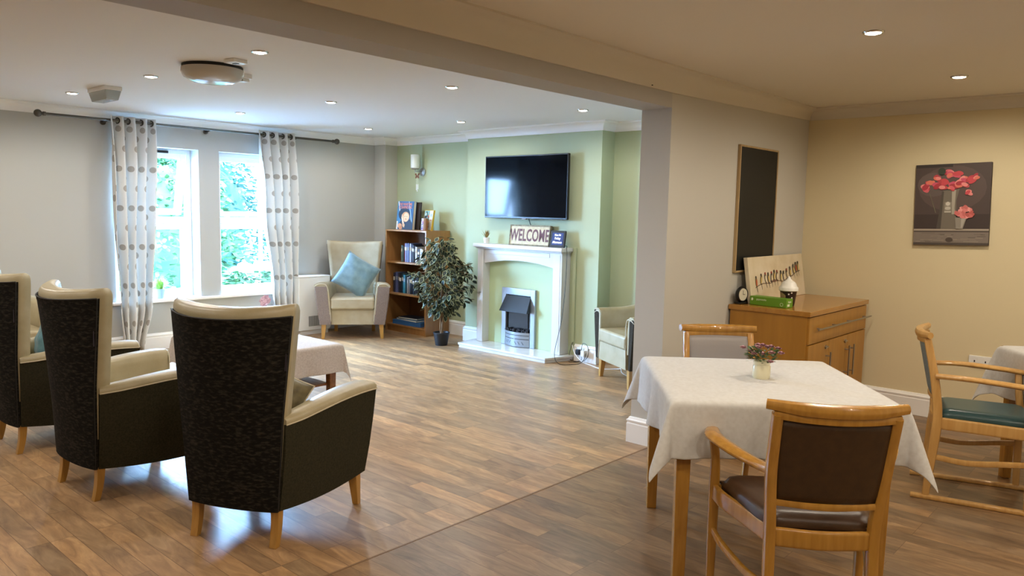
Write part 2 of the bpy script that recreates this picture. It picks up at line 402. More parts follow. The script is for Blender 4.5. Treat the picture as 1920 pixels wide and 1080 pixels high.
skirt('baseboard_back', [(-4.655, YC), (-4.40, YC), (-4.40, YA), (PX0, YA), (PX0, PY), (PX1, PY), (PX1, 6.41), (XR, 6.41), (XR, YS), (XW, YS)])

# ---------------------------------------------------------------- windows
def window(name, y0, y1, open_top):
    fx0, fx1 = -8.20, -8.13; t = .05
    f = MB()
    f.box(fx0, fx1, y0, y0+t, ZS, ZT).box(fx0, fx1, y1-t, y1, ZS, ZT).box(fx0, fx1, y0+t, y1-t, ZS, ZS+t).box(fx0, fx1, y0+t, y1-t, ZT-t, ZT)
    f.box(fx0, fx1, y0+t, y1-t, 1.29, 1.36)
    root = f.build(name, M_upvc, bevel=.004, kind='structure')
    def sash(nm, z0, z1, tilt):
        s = MB(); b = .055
        s.box(-.028, .028, y0+t-.01, y0+t+b, z0-z1, 0).box(-.028, .028, y1-t-b, y1-t+.01, z0-z1, 0)
        s.box(-.028, .028, y0+t+b, y1-t-b, z0-z1, z0-z1+b).box(-.028, .028, y0+t+b, y1-t-b, -b, 0)
        M = Matrix.Translation((-8.165, 0, z1)) @ Matrix.Rotation(tilt, 4, 'Y'); s.xf(M)
        o = s.build(nm, M_upvc, root, bevel=.004)
        g = MB().box(-.002, .002, y0+t+b, y1-t-b, z0-z1+b, -b); g.xf(M); g.build('window_pane', M_glass, o)
    sash('window_sash', 1.37, ZT-.04, R(13) if open_top else 0)
    sash('window_sash', ZS+.04, 1.285, 0)
    if open_top: MB().box(-8.125, -8.105, y0+.3, y0+.62, ZT-.045, ZT-.02).build('trickle_vent', M_black, root)
    return root
window('window_1', *O1, True); window('window_2', *O2, False)
MB().box(-8.13, -7.905, 2.955, 4.99, ZS-.012, ZS+.016).build('trim_5', M_trim, bevel=.006, kind='structure')

# ---------------------------------------------------------------- outside
M_leafo = mat('garden leaves', '#233b28', .95, spec=0, c2='#3a5230', scale=3, lo=.3, hi=.7)
M_leafd = mat('dark garden leaves', '#1b322d', .95, spec=0, c2='#2a4439', scale=3, lo=.3, hi=.7)
M_grass = mat('lawn', '#8fa86a', .9, c2='#6f8f4f', scale=5)
MB().box(-30, XW-.31, -14, 24, -.3, -.2).build('ground', mat('pale paving', '#b9bfc6', .9, c2='#a8aeb6', scale=3), kind='structure')
def leaf(mb, p, d, n, L, Wd):
    d = d.normalized(); s = d.cross(n).normalized(); q = [p, p+d*L*.3+s*Wd*.45, p+d*L*.65+s*Wd*.4, p+d*L, p+d*L*.65-s*Wd*.4, p+d*L*.3-s*Wd*.45]
    mb.add(q, [(0, 1, 2, 3), (0, 3, 4, 5)])
def shrub(name, label, c, rad, hgt, n, m, z0=-.2, size=.13, cat='shrub', group=None):
    rd = random.Random(hash(label) % 1000 if False else len(label)*7+n)
    root = thing(name, label, cat, c, group=group)
    mb = MB()
    for k in range(n):
        th = rd.uniform(0, 2*math.pi); zz = rd.random(); rr = rad*(1 - .55*zz**2)*(rd.uniform(.55, 1)**.6)
        cl = .12*math.sin(th*5+zz*9)*rad
        p = Vector(((rr+cl)*math.cos(th), (rr+cl)*math.sin(th)*1.15, hgt*(.04+.96*zz)))
        d = Vector((math.cos(th)+rd.uniform(-.8,.8), math.sin(th)+rd.uniform(-.8,.8), rd.uniform(-.9,.5)))
        leaf(mb, p, d, Vector((rd.uniform(-1,1), rd.uniform(-1,1), 1)).normalized(), size*rd.uniform(.7,1.4), size*.55)
    mb.sphere((0, 0, hgt*.46), rad*.72, 14, sz=hgt*.44/(rad*.72))
    mb.build('foliage', m, root)
    tr = MB()
    for k in range(4): tr.tube([(0,0,0), (.15*math.cos(k*1.7), .15*math.sin(k*1.7), hgt*.4), (.5*rad*math.cos(k*1.7), .5*rad*math.sin(k*1.7), hgt*.8)], .035, 6)
    tr.build('stem', M_bark, root)
    return root
gr = 'garden shrubs beyond the windows'
shrub('garden_shrub', 'leafy green shrub outside, filling the lower left window', (-11.3, 4.9, -.2), 1.05, 2.5, 4200, M_leafo, group=gr)
shrub('garden_shrub', 'darker green shrub outside, behind the pier between the windows', (-13.6, 6.6, -.2), 1.15, 2.9, 3600, M_leafd, group=gr)
shrub('garden_shrub', 'leafy green shrub outside the right window behind the white pole', (-11.0, 7.6, -.2), .85, 2.1, 3600, M_leafo, group=gr)
shrub('garden_shrub', 'shrub at far right of the garden, half hidden by the right curtain', (-13.0, 9.9, -.2), 1.2, 2.6, 3400, M_leafd, group=gr)
shrub('garden_tree', 'tall thin-leaved tree outside, its crown behind the left window top', (-16.5, 5.4, -.2), 1.5, 4.6, 3000, M_leafo, cat='tree')
shrub('garden_tree', 'tall airy tree outside, its crown behind the right window top', (-17.5, 13.2, -.2), 1.8, 4.4, 3400, M_leafd, cat='tree')
shrub('garden_tree', 'tall airy tree outside, between the window tops', (-21.5, 9.6, -.2), 1.4, 4.6, 2600, M_leafo, cat='tree')
tag(MB().cyl((-10.4, 5.98, -.2), (-10.4, 5.98, 3.6), .03, n=12).build('garden_pole', M_white, smooth=True), 'slim white pole standing outside the right window', 'pole')
g = MB(); g.box(-9.35, -9.3, 4.5, 6.9, .52, .56).box(-9.35, -9.3, 4.5, 6.9, .26, .30)
for k in range(20): g.box(-9.34, -9.31, 4.53+k*.12, 4.57+k*.12, -.2, .54)
tag(g.build('garden_railing', M_white), 'low white slatted railing outside the right window', 'railing')
hy = thing('potted_hydrangea', 'white flowering potted hydrangea outside behind the right window', 'plant', (-8.85, 4.93, -.2))
MB().lathe([(.12,0),(.17,.5),(.19,.52),(.15,.54),(.01,.54)]).build('pot', M_white, hy, smooth=True)
hm = MB(); fl = MB(); rd = random.Random(3)
for k in range(380):
    th = rd.uniform(0, 6.28); zz = rd.random(); rr = .30*math.sqrt(1-(zz-.4)**2)
    leaf(hm, Vector((rr*math.cos(th)*rd.uniform(.4,1), rr*math.sin(th)*rd.uniform(.4,1), .52+.36*zz)), Vector((math.cos(th), math.sin(th), rd.uniform(-.5,.3))), Vector((rd.uniform(-1,1), rd.uniform(-1,1), 1)).normalized(), .11, .07)
hm.build('foliage', M_leafo, hy)
for k in range(9):
    a = k*.7; fl.sphere((.22*math.cos(a)*(k%3)/2, .22*math.sin(a)*(k%3)/2, .9+.04*math.sin(k)), .07, 8)
fl.build('flower_head', mat('white petals', '#f0f0ea', .8, bump=.8, bscale=60), hy)

# ---------------------------------------------------------------- ceiling fixtures
M_lamp = mat('glowing lamp', '#ffffff', .5, emit='#fff0da', estr=28)
def downlight(x, y, label, wts, colr, group, first=[None]):
    t = thing('downlight', label, 'light', (x, y, CE), group=group)
    MB().lathe([(.034, .004), (.034, -.004), (.040, -.008), (.046, -.007), (.050, -.001), (.050, .004)], n=28).build('bezel', M_chrome, t, smooth=True)
    MB().lathe([(.001, -.010), (.022, -.011), (.036, -.007), (.036, .003), (.001, .003)], n=24).build('lamp_glass', M_lamp, t, smooth=True)
    ld = bpy.data.lights.new('lamp_bulb', 'SPOT'); ld.energy = wts; ld.color = colr; ld.spot_size = R(176); ld.spot_blend = .5; ld.shadow_soft_size = .04
    lo = bpy.data.objects.new('lamp_bulb', ld); col.objects.link(lo); lo.parent = t; lo.location = (0, 0, -.03)
gl = 'recessed ceiling downlights in the lounge'
for x, y, lb in ((-4.12, 2.38, 'lit downlight in lounge ceiling nearest the beam, right of the large round lamp'), (-5.53, 2.36, 'lit downlight in lounge ceiling between the large round lamp and the emergency light'),
                 (-6.92, 2.32, 'lit downlight in lounge ceiling left of the emergency light box'), (-6.95, 3.80, 'lit downlight in lounge ceiling above the windows'),
                 (-5.55, 3.86, 'lit downlight in the middle of the lounge ceiling'), (-4.12, 3.90, 'lit downlight in lounge ceiling in front of the chimney breast, nearest the beam'),
                 (-7.03, 5.38, 'lit downlight in lounge ceiling by the far corner boxing'), (-5.63, 5.46, 'lit downlight in lounge ceiling at the left edge of the chimney breast coving'),
                 (-4.08, 5.42, 'lit downlight in lounge ceiling above right of the television')):
    downlight(x, y, lb, LOUNGE_W, LAMP_COL, gl)
gu = 'recessed ceiling downlights out of view'
for x, y in ((-4.12, .9), (-5.53, .9), (-6.92, .9), (-4.12, -.6), (-5.53, -.6), (-6.92, -.6)):
    downlight(x, y, 'lit downlight in the lounge ceiling behind the high-back chairs', LOUNGE_W, LAMP_COL, gu)
gd = 'recessed ceiling downlights in the dining area'
downlight(-1.246, 3.92, 'lit downlight in dining ceiling above the square table, larger looking of the two', DINING_W, DINE_COL, gd)
downlight(-1.20, 5.42, 'lit downlight in dining ceiling near the flower picture wall', DINING_W, DINE_COL, gd)
for x, y in ((-1.22, 2.4), (-1.22, .9), (-1.22, -.6), (.5, 5.42), (.5, 3.92), (.5, 2.4), (.5, .9), (2.1, 5.0), (2.1, 3.0), (2.1, 1.0)):
    downlight(x, y, 'lit downlight in the dining ceiling near the camera', DINING_W, DINE_COL, 'recessed dining downlights out of view')
t = thing('ceiling_lamp', 'large round ceiling lamp with pearly diffuser, switched off', 'ceiling lamp', (-4.80, 2.44, CE))
MB().lathe([(.01, .0), (.185, 0), (.185, -.022), (.01, -.022)], n=40).build('base_plate', M_blackm, t, smooth=True)
MB().lathe([(.01, -.02), (.19, -.02), (.192, -.045), (.175, -.075), (.13, -.098), (.07, -.108), (.01, -.11)], n=44).build('lamp_diffuser', mat('pearl diffuser', '#b9b2a6', .15, spec=.6), t, smooth=True)
t = thing('motion_sensor', 'small white square sensor on ceiling behind the large round lamp', 'sensor', (-4.47, 2.42, CE), R(8))
MB().box(-.05, .05, -.05, .05, -.022, 0).build('sensor_housing', M_white, t, bevel=.003); MB().box(-.018, .018, -.012, .012, -.025, -.021).build('sensor_window', M_black, t)
t = thing('smoke_detector', 'small dark-vented detector on ceiling in front of the large round lamp', 'detector', (-4.92, 2.72, CE), R(8))
MB().box(-.045, .045, -.035, .035, -.03, 0).build('detector_base', M_white, t, bevel=.003); MB().box(-.03, .03, -.025, .025, -.05, -.029).build('detector_cap', M_white, t, bevel=.004)
d_ = MB()
for k in range(3): d_.box(-.024+k*.02, -.016+k*.02, -.0265, -.024, -.045, -.034)
d_.build('detector_vent', M_black, t)
t = thing('emergency_light', 'clear boxy emergency light fitting on ceiling above the left curtain', 'emergency light', (-6.42, 2.385, CE), R(0))
MB().box(-.17, .17, -.065, .065, -.03, 0).build('base', M_white, t, bevel=.004)
MB().loft([[(-.165,-.06,-.03),(.165,-.06,-.03),(.165,.06,-.03),(-.165,.06,-.03)], [(-.145,-.045,-.10),(.145,-.045,-.10),(.145,.045,-.10),(-.145,.045,-.10)]]).build('prism_cover', mat('clear ribbed plastic', '#cfdadd', .12, trans=.35, spec=.6), t, bevel=.004)

# ---------------------------------------------------------------- curtains
def curtain_mat():
    m = bpy.data.materials.new('spotted curtain fabric'); m.use_nodes = True; nt = m.node_tree; N = nt.nodes; L = nt.links
    b = N['Principled BSDF']; out = N['Material Output']
    uv = N.new('ShaderNodeUVMap'); sx = N.new('ShaderNodeSeparateXYZ'); L.new(uv.outputs[0], sx.inputs[0])
    def mth(op, a, b_=None, v=None):
        n = N.new('ShaderNodeMath'); n.operation = op
        for i, q in enumerate((a, b_)):
            if q is None: continue
            if isinstance(q, (int, float)): n.inputs[i].default_value = q
            else: L.new(q, n.inputs[i])
        return n.outputs[0]
    def dots(ox, oy, sxx=.24, sy=.38, r=.032):
        u = mth('MULTIPLY', mth('SUBTRACT', mth('FRACT', mth('ADD', mth('DIVIDE', sx.outputs[0], sxx), ox)), .5), sxx)
        v = mth('MULTIPLY', mth('SUBTRACT', mth('FRACT', mth('ADD', mth('DIVIDE', sx.outputs[1], sy), oy)), .5), sy)
        u2 = mth('MULTIPLY', u, 1.1)
        d = mth('SQRT', mth('ADD', mth('MULTIPLY', u2, u2), mth('MULTIPLY', v, v)))
        return mth('LESS_THAN', d, r)
    k = mth('MAXIMUM', mth('MAXIMUM', dots(0, 0), dots(.5, .27, r=.031)), mth('MAXIMUM', dots(.26, .52, r=.034), dots(.74, .77, r=.029)))
    nz = N.new('ShaderNodeTexNoise'); nz.inputs['Scale'].default_value = 260; L.new(uv.outputs[0], nz.inputs[0])
    k = mth('MULTIPLY', k, mth('ADD', mth('MULTIPLY', nz.outputs[0], .9), .25))
    mx = N.new('ShaderNodeMix'); mx.data_type = 'RGBA'; mx.inputs[6].default_value = hx('#e2e1dd'); mx.inputs[7].default_value = hx('#94887a')
    L.new(k, mx.inputs[0]); L.new(mx.outputs[2], b.inputs['Base Color']); b.inputs['Roughness'].default_value = .9
    tr = N.new('ShaderNodeBsdfTranslucent'); L.new(mx.outputs[2], tr.inputs[0])
    ms = N.new('ShaderNodeMixShader'); ms.inputs[0].default_value = .14; L.new(b.outputs[0], ms.inputs[1]); L.new(tr.outputs[0], ms.inputs[2]); L.new(ms.outputs[0], out.inputs[0])
    return m
M_curt = curtain_mat()
def curtain(label, edges, folds, side):
    """edges: (v, y0, y1) from top to bottom; folds = pleat count"""
    t = thing('curtain', label, 'curtain', (-7.835, (edges[0][1]+edges[0][2])/2, 0), group='spotted curtains at the windows')
    ox, oy = t.location.x, t.location.y
    zt, zb = 2.325, .03; nu, nv = folds*14, 40
    def at(u, v):
        for (v0, a0, b0), (v1, a1, b1) in zip(edges, edges[1:]):
            if v <= v1 or v1 == edges[-1][0]:
                q = max(0, min(1, (v-v0)/(v1-v0))); q = q*q*(3-2*q); y0 = a0+(a1-a0)*q; y1 = b0+(b1-b0)*q; break
        ph = 2*math.pi*folds*u
        amp = (.036 + .022*min(1, v*5)) + .008*math.sin(v*3+u*5)
        x = amp*math.cos(ph) + .012*math.sin(ph*2+v*5)*v
        y = y0 + (y1-y0)*(u + .12/folds*math.sin(ph*1+1.2)*math.sin(v*4+.6)) + .006*math.sin(v*9+u*11)
        return (x, y-oy, zt+(zb-zt)*v)
    mb = MB().sheet(at, nu, nv)
    o = mb.build('fabric', M_curt, t, smooth='all', solid=.004)
    uvl = o.data.uv_layers.new(name='UVMap'); wid = folds*.235
    for lp_ in o.data.loops:
        i = lp_.vertex_index; uvl.data[lp_.index].uv = ((i % (nu+1))/nu*wid, (1-(i//(nu+1))/nv)*(zt-zb))
    for k in range(folds*2):
        u = (k+.5)/(folds*2); p = at(u, .02)
        e = MB(); ring = []
        for a in range(20):
            th = 2*math.pi*a/20; ring.append([(p[0]*.0 + (r_)*math.cos(th), 0 + (d_), r_*math.sin(th)) for r_, d_ in ((.020, -.004), (.031, -.004), (.031, .004), (.020, .004))])
        e.loft(ring, loop=True); e.xf(Matrix.Translation((0, p[1], 2.283)) @ Matrix.Rotation(R(22 if k % 2 else -22), 4, 'Z')); e.build('eyelet', M_pole, t, smooth=True)
curtain('spotted grey curtain hanging at the left of the windows', [(0, 2.935, 3.37), (.45, 2.95, 3.32), (.8, 2.98, 3.29), (1, 3.02, 3.19)], 4, 0)
curtain('spotted grey curtain hanging at the right of the windows beside the heater', [(0, 4.475, 4.935), (.35, 4.53, 4.95), (.78, 4.64, 4.96), (1, 4.68, 4.97)], 4, 1)
t = thing('curtain_rod', 'brushed steel curtain pole with ball ends above the windows', 'curtain pole', (-7.835, 3.94, 2.283))
MB().cyl((0, -1.57, 0), (0, 1.56, 0), .0125, n=14).build('pole', M_pole, t, smooth=True)
for s in (-1.6, 1.59): MB().sphere((0, s, 0), .034, 16).cyl((0, s*.975, 0), (0, s*.962, 0), .019, n=14).build('finial', M_pole, t, smooth=True)
for s in (-1.02, 0, 1.03): MB().cyl((0, s, -.012), (-.085, s, -.02), .007, n=10).cyl((-.085, s, -.02), (-.10, s, -.02), .025, n=16).build('bracket', M_pole, t, smooth=True)

# plant on the sill
t = thing('potted_grass', 'bright green grass plant in grey pot on the left window sill', 'plant', (-8.03, 3.46, ZS+.016))
MB().lathe([(.01,0),(.038,0),(.052,.098),(.055,.10),(.048,.102),(.045,.085),(.01,.085)], n=22).build('pot', mat('grey glazed pot', '#8f9fa8', .5), t, smooth=True)
gm = MB(); rd = random.Random(5)
for k in range(260):
    a = rd.uniform(0, 6.28); sp = rd.uniform(.2, 1.25)*.09; h = rd.uniform(.06, .16)*(1.15-.5*sp/.11); d = Vector((math.cos(a), math.sin(a), 0))
    b0 = d*rd.uniform(0, .03)+Vector((0,0,.085)); w_ = Vector((-d.y, d.x, 0))*.0025
    p1 = b0+d*sp*.4+Vector((0,0,h*.7)); p2 = b0+d*sp+Vector((0,0,h))
    gm.add([b0-w_, b0+w_, p1+w_, p1-w_, p2], [(0,1,2,3), (3,2,4)])
gm.build('grass', mat('bright grass', '#86a838', .6, c2='#5f8a2a', scale=60), t)

# ---------------------------------------------------------------- storage heater
t = thing('storage_heater', 'white storage heater with low grille under the right curtain', 'heater', (-7.82, 5.25, 0))
MB().box(-.10, .10, -.33, .10, .05, .675).build('casing', M_white, t, bevel=.008)
MB().box(-.10, .08, -.30, .08, 0.0, .06).build('plinth', M_white, t)
s = MB(); s.cur = 0
for k in range(20): s.box(.1005, .103, -.20+k*.0145, -.193+k*.0145, .10, .22)
s.build('grille', mat('heater grille grey', '#4f5557', .5), t)
MB().box(-.102, .102, -.335, .105, .675, .69).build('top_panel', M_white, t, bevel=.004)

# ---------------------------------------------------------------- bookcase and its books
BX0, BX1, BY0, BY1, BH = -7.46, -6.715, 5.975, 6.355, 1.245
t = thing('bookcase', 'cherry wood open bookcase in the green alcove', 'bookcase', ((BX0+BX1)/2, (BY0+BY1)/2, 0))
hw, hd = (BX1-BX0)/2, (BY1-BY0)/2
for s in (-1, 1): MB().box(*((s*hw, s*(hw-.02)) if s < 0 else (hw-.02, hw)), -hd, hd, 0, BH-.02).build('side_panel', M_book, t, bevel=.0015)
MB().box(-hw, hw, -hd, hd, BH-.02, BH).build('top_panel', M_book, t, bevel=.0015)
SH = [.09, .47, .855]
for z in SH: MB().box(-hw+.02, hw-.02, -hd+.005, hd-.008, z-.018, z).build('shelf', M_book, t, bevel=.0015)
MB().box(-hw+.02, hw-.02, -hd+.02, -hd+.035, 0, .072).build('kickboard', M_book, t)
MB().box(-hw+.01, hw-.01, hd-.008, hd-.003, 0, BH-.02).build('back_panel', M_bookin, t)
def book(x, y, z, wth, h, d, colr, label, group, rz=0, flat=False, lean=0, pc=None):
    mb = MB(); mb.cur = 0
    # cover: spine at -y, boards both sides; pages inside
    mb.box(0, .003, 0, d, 0, h).box(wth-.003, wth, 0, d, 0, h).box(.003, wth-.003, 0, .003, 0, h); mb.cur = 1
    mb.box(.003, wth-.003, .003, d-.004, .003, h-.003)
    mb.cur = 2; mb.box(.001, wth-.001, -.0006, .001, h*.62, h*.8) if wth > .02 else None
    if flat: mb.xf(Matrix.Rotation(R(90), 4, 'Y') @ Matrix.Identity(4)); 
    m = mat('book cover ' + colr, colr, .4); m2 = mat('book band ' + (pc or '#d8d0b8'), pc or '#d8d0b8', .5)
    o = mb.build('book', [m, M_paper, m2]); o.location = (x, y, z); o.rotation_euler = (0, lean, rz); tag(o, label, 'book', group)
    return o
ordn = ['first', 'second', 'third', 'fourth', 'fifth', 'sixth', 'seventh', 'eighth', 'ninth', 'tenth', 'eleventh', 'twelfth', 'thirteenth', 'fourteenth', 'fifteenth']
def row(x, z, specs, where, group, y):
    for i, (wd, h, cl, nm) in enumerate(specs):
        book(x, y + (i*37 % 5)*.004, z+.0005, wd, h, .15, cl, f'{nm} upright book, {ordn[i]} from left on {where}', group, pc=['#c9c3b0', '#7f8a99', '#b8a07a', '#dedad0'][i % 4]); x += wd+.0015
row(-7.265, SH[2], [(.022,.20,'#5f7370','grey-green'), (.016,.19,'#47585a','dull teal'), (.028,.225,'#7a1f2c','crimson'), (.026,.225,'#7f8db0','lilac blue'), (.024,.225,'#8a9cc0','pale blue'), (.022,.23,'#56628c','mid blue'), (.026,.225,'#aab2c6','silver blue'), (.022,.225,'#222f56','navy'), (.035,.21,'#15151a','black'), (.026,.20,'#1d2230','midnight'), (.028,.19,'#c9ccd0','white'), (.03,.165,'#23262c','charcoal'), (.035,.17,'#b9b6ad','stone white'), (.03,.165,'#cfc9ba','cream')], 'upper shelf', 'books on the upper shelf of the bookcase', 6.06)
row(-7.41, SH[1], [(.03,.24,'#20263a','blue black'), (.045,.25,'#4d5578','slate blue'), (.03,.24,'#2a2c34','dark grey'), (.035,.23,'#1c2028','black'), (.04,.24,'#23414c','dark teal'), (.035,.225,'#2f6a74','teal'), (.016,.21,'#1d3a44','inky teal'), (.022,.20,'#a99d8c','beige'), (.018,.19,'#6c655c','taupe'), (.022,.215,'#9aa0a6','silver grey'), (.04,.22,'#17191f','jet black'), (.035,.20,'#202a36','dark navy'), (.035,.21,'#31313a','graphite'), (.04,.21,'#191b20','coal black')], 'middle shelf', 'books on the middle shelf of the bookcase', 6.06)
zz = SH[0]+.0005
for i, (wx, dy, h, cl, lb) in enumerate(((.50, .24, .05, '#33659c', 'large blue flat book box lying on the bottom shelf'), (.40, .22, .022, '#3f6f96', 'paler blue book lying on the blue box, bottom shelf'), (.33, .2, .02, '#1f2a38', 'dark book lying topmost of the stack on the bottom shelf'))):
    mb = MB(); mb.box(-wx/2, wx/2, -dy/2, dy/2, 0, .004).box(-wx/2, wx/2, -dy/2, dy/2, h-.004, h); mb.cur = 1; mb.box(-wx/2+.004, wx/2-.004, -dy/2+.003, dy/2-.003, .004, h-.004)
    o = mb.build('book', [mat('book cover '+cl, cl, .4), mat('book cover '+cl, cl, .4) if i == 0 else M_paper], bevel=.001); o.location = (-7.11, 6.13, zz); o.rotation_euler = (0, 0, R((2, -4, 3)[i])); tag(o, lb, 'book', 'books lying on the bottom shelf'); zz += h+.0005

def paint(mb, shapes, place):
    """flat artwork: (outline, colour) drawn back to front on a picture's own face; place(a, b, lift)"""
    for i, (poly, cl) in enumerate(shapes):
        mb.c = hx(cl); mb.add([place(a, b, .0002*(i+1)*.35+.0003) for a, b in poly], [tuple(range(len(poly)))])
    mb.c = None
rect = lambda a0, a1, b0, b1: [(a0, b0), (a1, b0), (a1, b1), (a0, b1)]
# standing books on top
tb = thing('book', 'large blue scrapbook with a portrait cover standing on the bookcase', 'book', (-7.30, 6.13, BH+.0005), R(4), rot=(R(-6), 0, R(6)))
MB().box(-.135, .135, 0, .004, 0, .345).box(-.135, .135, .046, .05, 0, .345).box(-.135, -.131, 0, .05, 0, .345).build('cover', mat('scrapbook cover', '#264a70', .35), tb)
MB().box(-.131, .130, .004, .046, .003, .342).build('page_block', M_paper, tb)
p = MB()
sh = [(rect(-.134,.134,.001,.344), '#2c5a82'), ([(-.134,.02),(-.134,.30),(-.125,.34),(-.10,.34),(-.05,.06)], '#3f78a0'), ([(-.128,.344),(-.112,.344),(-.075,.18),(-.085,.18)], '#cfe0e6'), ([(.05,.344),(.058,.344),(.12,.09),(.112,.09)], '#b9d0d8'),
      (rect(-.134,-.11,.0015,.10), '#d9d6c8'), ([(-.10,.0015),(.134,.0015),(.13,.07),(.10,.12),(.03,.13),(-.06,.11),(-.11,.05)], '#1d2c3e'),
      (ellipse(-.01,.185,.098,.078,20), '#142234'), (ellipse(.012,.155,.064,.062,20), '#c58a5c'), (ellipse(.02,.148,.046,.055,20), '#e2b48a'), ([(-.05,.19),(-.055,.14),(-.035,.08),(.0,.07),(-.02,.10),(-.04,.15)], '#eac9a4'), (ellipse(.0,.16,.007,.004,8), '#3a2418'), (ellipse(.035,.158,.007,.004,8), '#3a2418'), (ellipse(.02,.128,.013,.005,10), '#b2483c'),
      (ellipse(-.075,.045,.035,.03,12), '#cf9468'), (ellipse(-.06,.02,.03,.025,12), '#b97c50'), ([(-.04,.09),(.01,.06),(.0,.02),(-.03,.04)], '#cda078')]
paint(p, sh, lambda a, b, l: (a, -.0005-l, b)); p.build('cover_picture', M_paint, tb)
p = MB(); text_mb(p, 'THE WARTIME', .043, lambda x, y, d: (x, -.0035-d, y+.295), xs=.78, bold=.0006); text_mb(p, 'SCRAPBOOK', .047, lambda x, y, d: (x, -.0035-d, y+.255), xs=.8, bold=.0006)
p.build('cover_title', mat('salmon title ink', '#c9745f', .5), tb)
o = MB(); o.box(-.11, .12, 0, .03, 0, .335); ob = o.build('book', mat('dark brown book cover', '#2f2420', .5), bevel=.002); ob.location = (-7.245, 6.21, BH+.0005); ob.rotation_euler = (R(-4), 0, R(6)); tag(ob, 'dark brown book standing behind the blue scrapbook', 'book')
tb = thing('book', 'yellow edged picture book leaning on the bookcase top', 'book', (-6.94, 6.18, BH+.0005), rot=(R(-9), 0, R(-10)))
MB().box(-.10, .10, 0, .022, 0, .245).build('cover', mat('yellow book cover', '#c9a62c', .4), tb, bevel=.001)
p = MB(); rd = random.Random(2)
sh = [(rect(-.094,.094,.006,.238), '#d9d8cc'), (rect(-.094,.02,.10,.238), '#7fa39a'), (rect(-.094,.03,.006,.10), '#a97f56')] + [(ellipse(rd.uniform(-.08,.02), rd.uniform(.02,.22), rd.uniform(.008,.02), rd.uniform(.01,.03), 9), rd.choice(['#26362c','#c9884f','#e5dcc6','#3d6a52','#8d3a2a','#1d1d1f'])) for _ in range(22)] + [(rect(.035,.085,.165,.20), '#b9c0cf'), (rect(.04,.08,.12,.13), '#c47d6f')]
paint(p, sh, lambda a, b, l: (a, -.0003-l, b)); p.build('cover_picture', M_paint, tb)
tb = thing('greeting_card', 'small purple and brown card box in front of the yellow book', 'card', (-6.925, 6.11, BH+.0005), rot=(R(-3), 0, R(-14)))
MB().box(-.055, .055, 0, .03, 0, .145).build('card_box', mat('brown card', '#8a5f38', .6), tb, bevel=.001)
p = MB(); sh = [(rect(-.053,.002,.003,.142), '#c9c4d6')] + [(ellipse(rd.uniform(-.045,-.006), rd.uniform(.015,.13), .009, .012, 8), rd.choice(['#7d6aa8','#a56a96','#5d6fa8','#d7cfe0'])) for _ in range(16)]
paint(p, sh, lambda a, b, l: (a, -.0003-l, b)); p.build('card_picture', M_paint, tb)

# ---------------------------------------------------------------- wall lamp
t = thing('wall_lamp', 'wall lamp with frosted cylinder shade on the green alcove wall', 'wall lamp', (-7.24, YA, 1.955))
MB().lathe([(.01, 0), (.052, 0), (.050, -.012), (.030, -.020), (.012, -.024), (.001, -.024)], n=28, axis='y').build('wall_plate', M_steel, t, smooth=True)
MB().tube([(0, -.02, 0), (0, -.075, .0), (-.01, -.12, 0)], .006, 10).cyl((-.01, -.12, -.015), (-.01, -.12, .03), .006, n=10).lathe([(.01, .022), (.038, .026), (.046, .036), (.046, .042), (.01, .042)], c=(-.01, -.12, 0), n=24).build('arm', M_steel, t, smooth=True)
MB().lathe([(.047, .038), (.054, .045), (.055, .20), (.053, .203), (.050, .203), (.050, .05), (.01, .04)], c=(-.01, -.12, 0), n=30).build('lamp_shade', M_frost, t, smooth=True)
t = thing('wind_chime', 'small butterfly wind chime with clear tubes hanging from the wall lamp', 'wind chime', (-7.25, YA-.085, 1.90))
MB().prism([(0,.0),(.018,.03),(.036,.036),(.04,.018),(.022,.004),(.034,-.012),(.03,-.03),(.012,-.024),(0,-.008),(-.012,-.024),(-.03,-.03),(-.034,-.012),(-.022,.004),(-.04,.018),(-.036,.036),(-.018,.03)], -.002, .002).build('butterfly', mat('brown butterfly', '#3b2016', .5, c2='#8a4a1c', scale=80), t)
MB().cyl((0, 0, .055), (0, 0, .03), .0008, n=5).build('thread', M_white, t)
for k, (dx, l) in enumerate(((-.014, .13), (.0, .15), (.014, .12))): MB().cyl((dx, 0, -.03), (dx*1.2, 0, -.10), .0006, n=5).cyl((dx*1.2, 0, -.10), (dx*1.2, 0, -.04-l), .004, n=8).build('chime_tube', M_white, t)

# ---------------------------------------------------------------- fireplace
t = thing('fireplace_surround', 'white painted fireplace surround with arched opening against the green wall', 'fireplace', (-5.31, YC, 0))
HZ = .055
def fx(x): return x + 5.31
# legs, header with arch, shelf
LX0, LX1, RX0, RX1 = fx(-5.925), fx(-5.84), fx(-4.86), fx(-4.745); FY = -.14
for a, b in ((LX0, LX1), (RX0, RX1)):
    MB().box(a, b, FY, 0, HZ, 1.10).build('leg', M_whitep, t, bevel=.003)
    MB().box(a+.02, b-.02, FY-.003, FY+.001, HZ+.03, 1.07).build('leg_panel', M_whitep, t, bevel=.002)
cx = (LX1+RX0)/2; half = (RX0-LX1)/2
arch = [(LX1, 1.10), (LX1, .925)] + [(cx + half*s/8, .925 + .05*(1-(s/8)**2)) for s in range(-7, 8)] + [(RX0, .925), (RX0, 1.10)]
MB().prism(arch, FY+.02, -.03).build('header', M_whitep, t, bevel=.002)
MB().box(LX1+.06, RX0-.06, FY+.016, FY+.022, 1.03, 1.07).build('header_panel', M_whitep, t, bevel=.003)
MB().box(fx(-5.955), fx(-4.715), FY-.05, 0, 1.10, 1.14).build('mantel_shelf', M_whitep, t, bevel=.006)
MB().box(fx(-5.935), fx(-4.735), FY-.022, 0, 1.085, 1.10).build('shelf_moulding', M_whitep, t, bevel=.004)
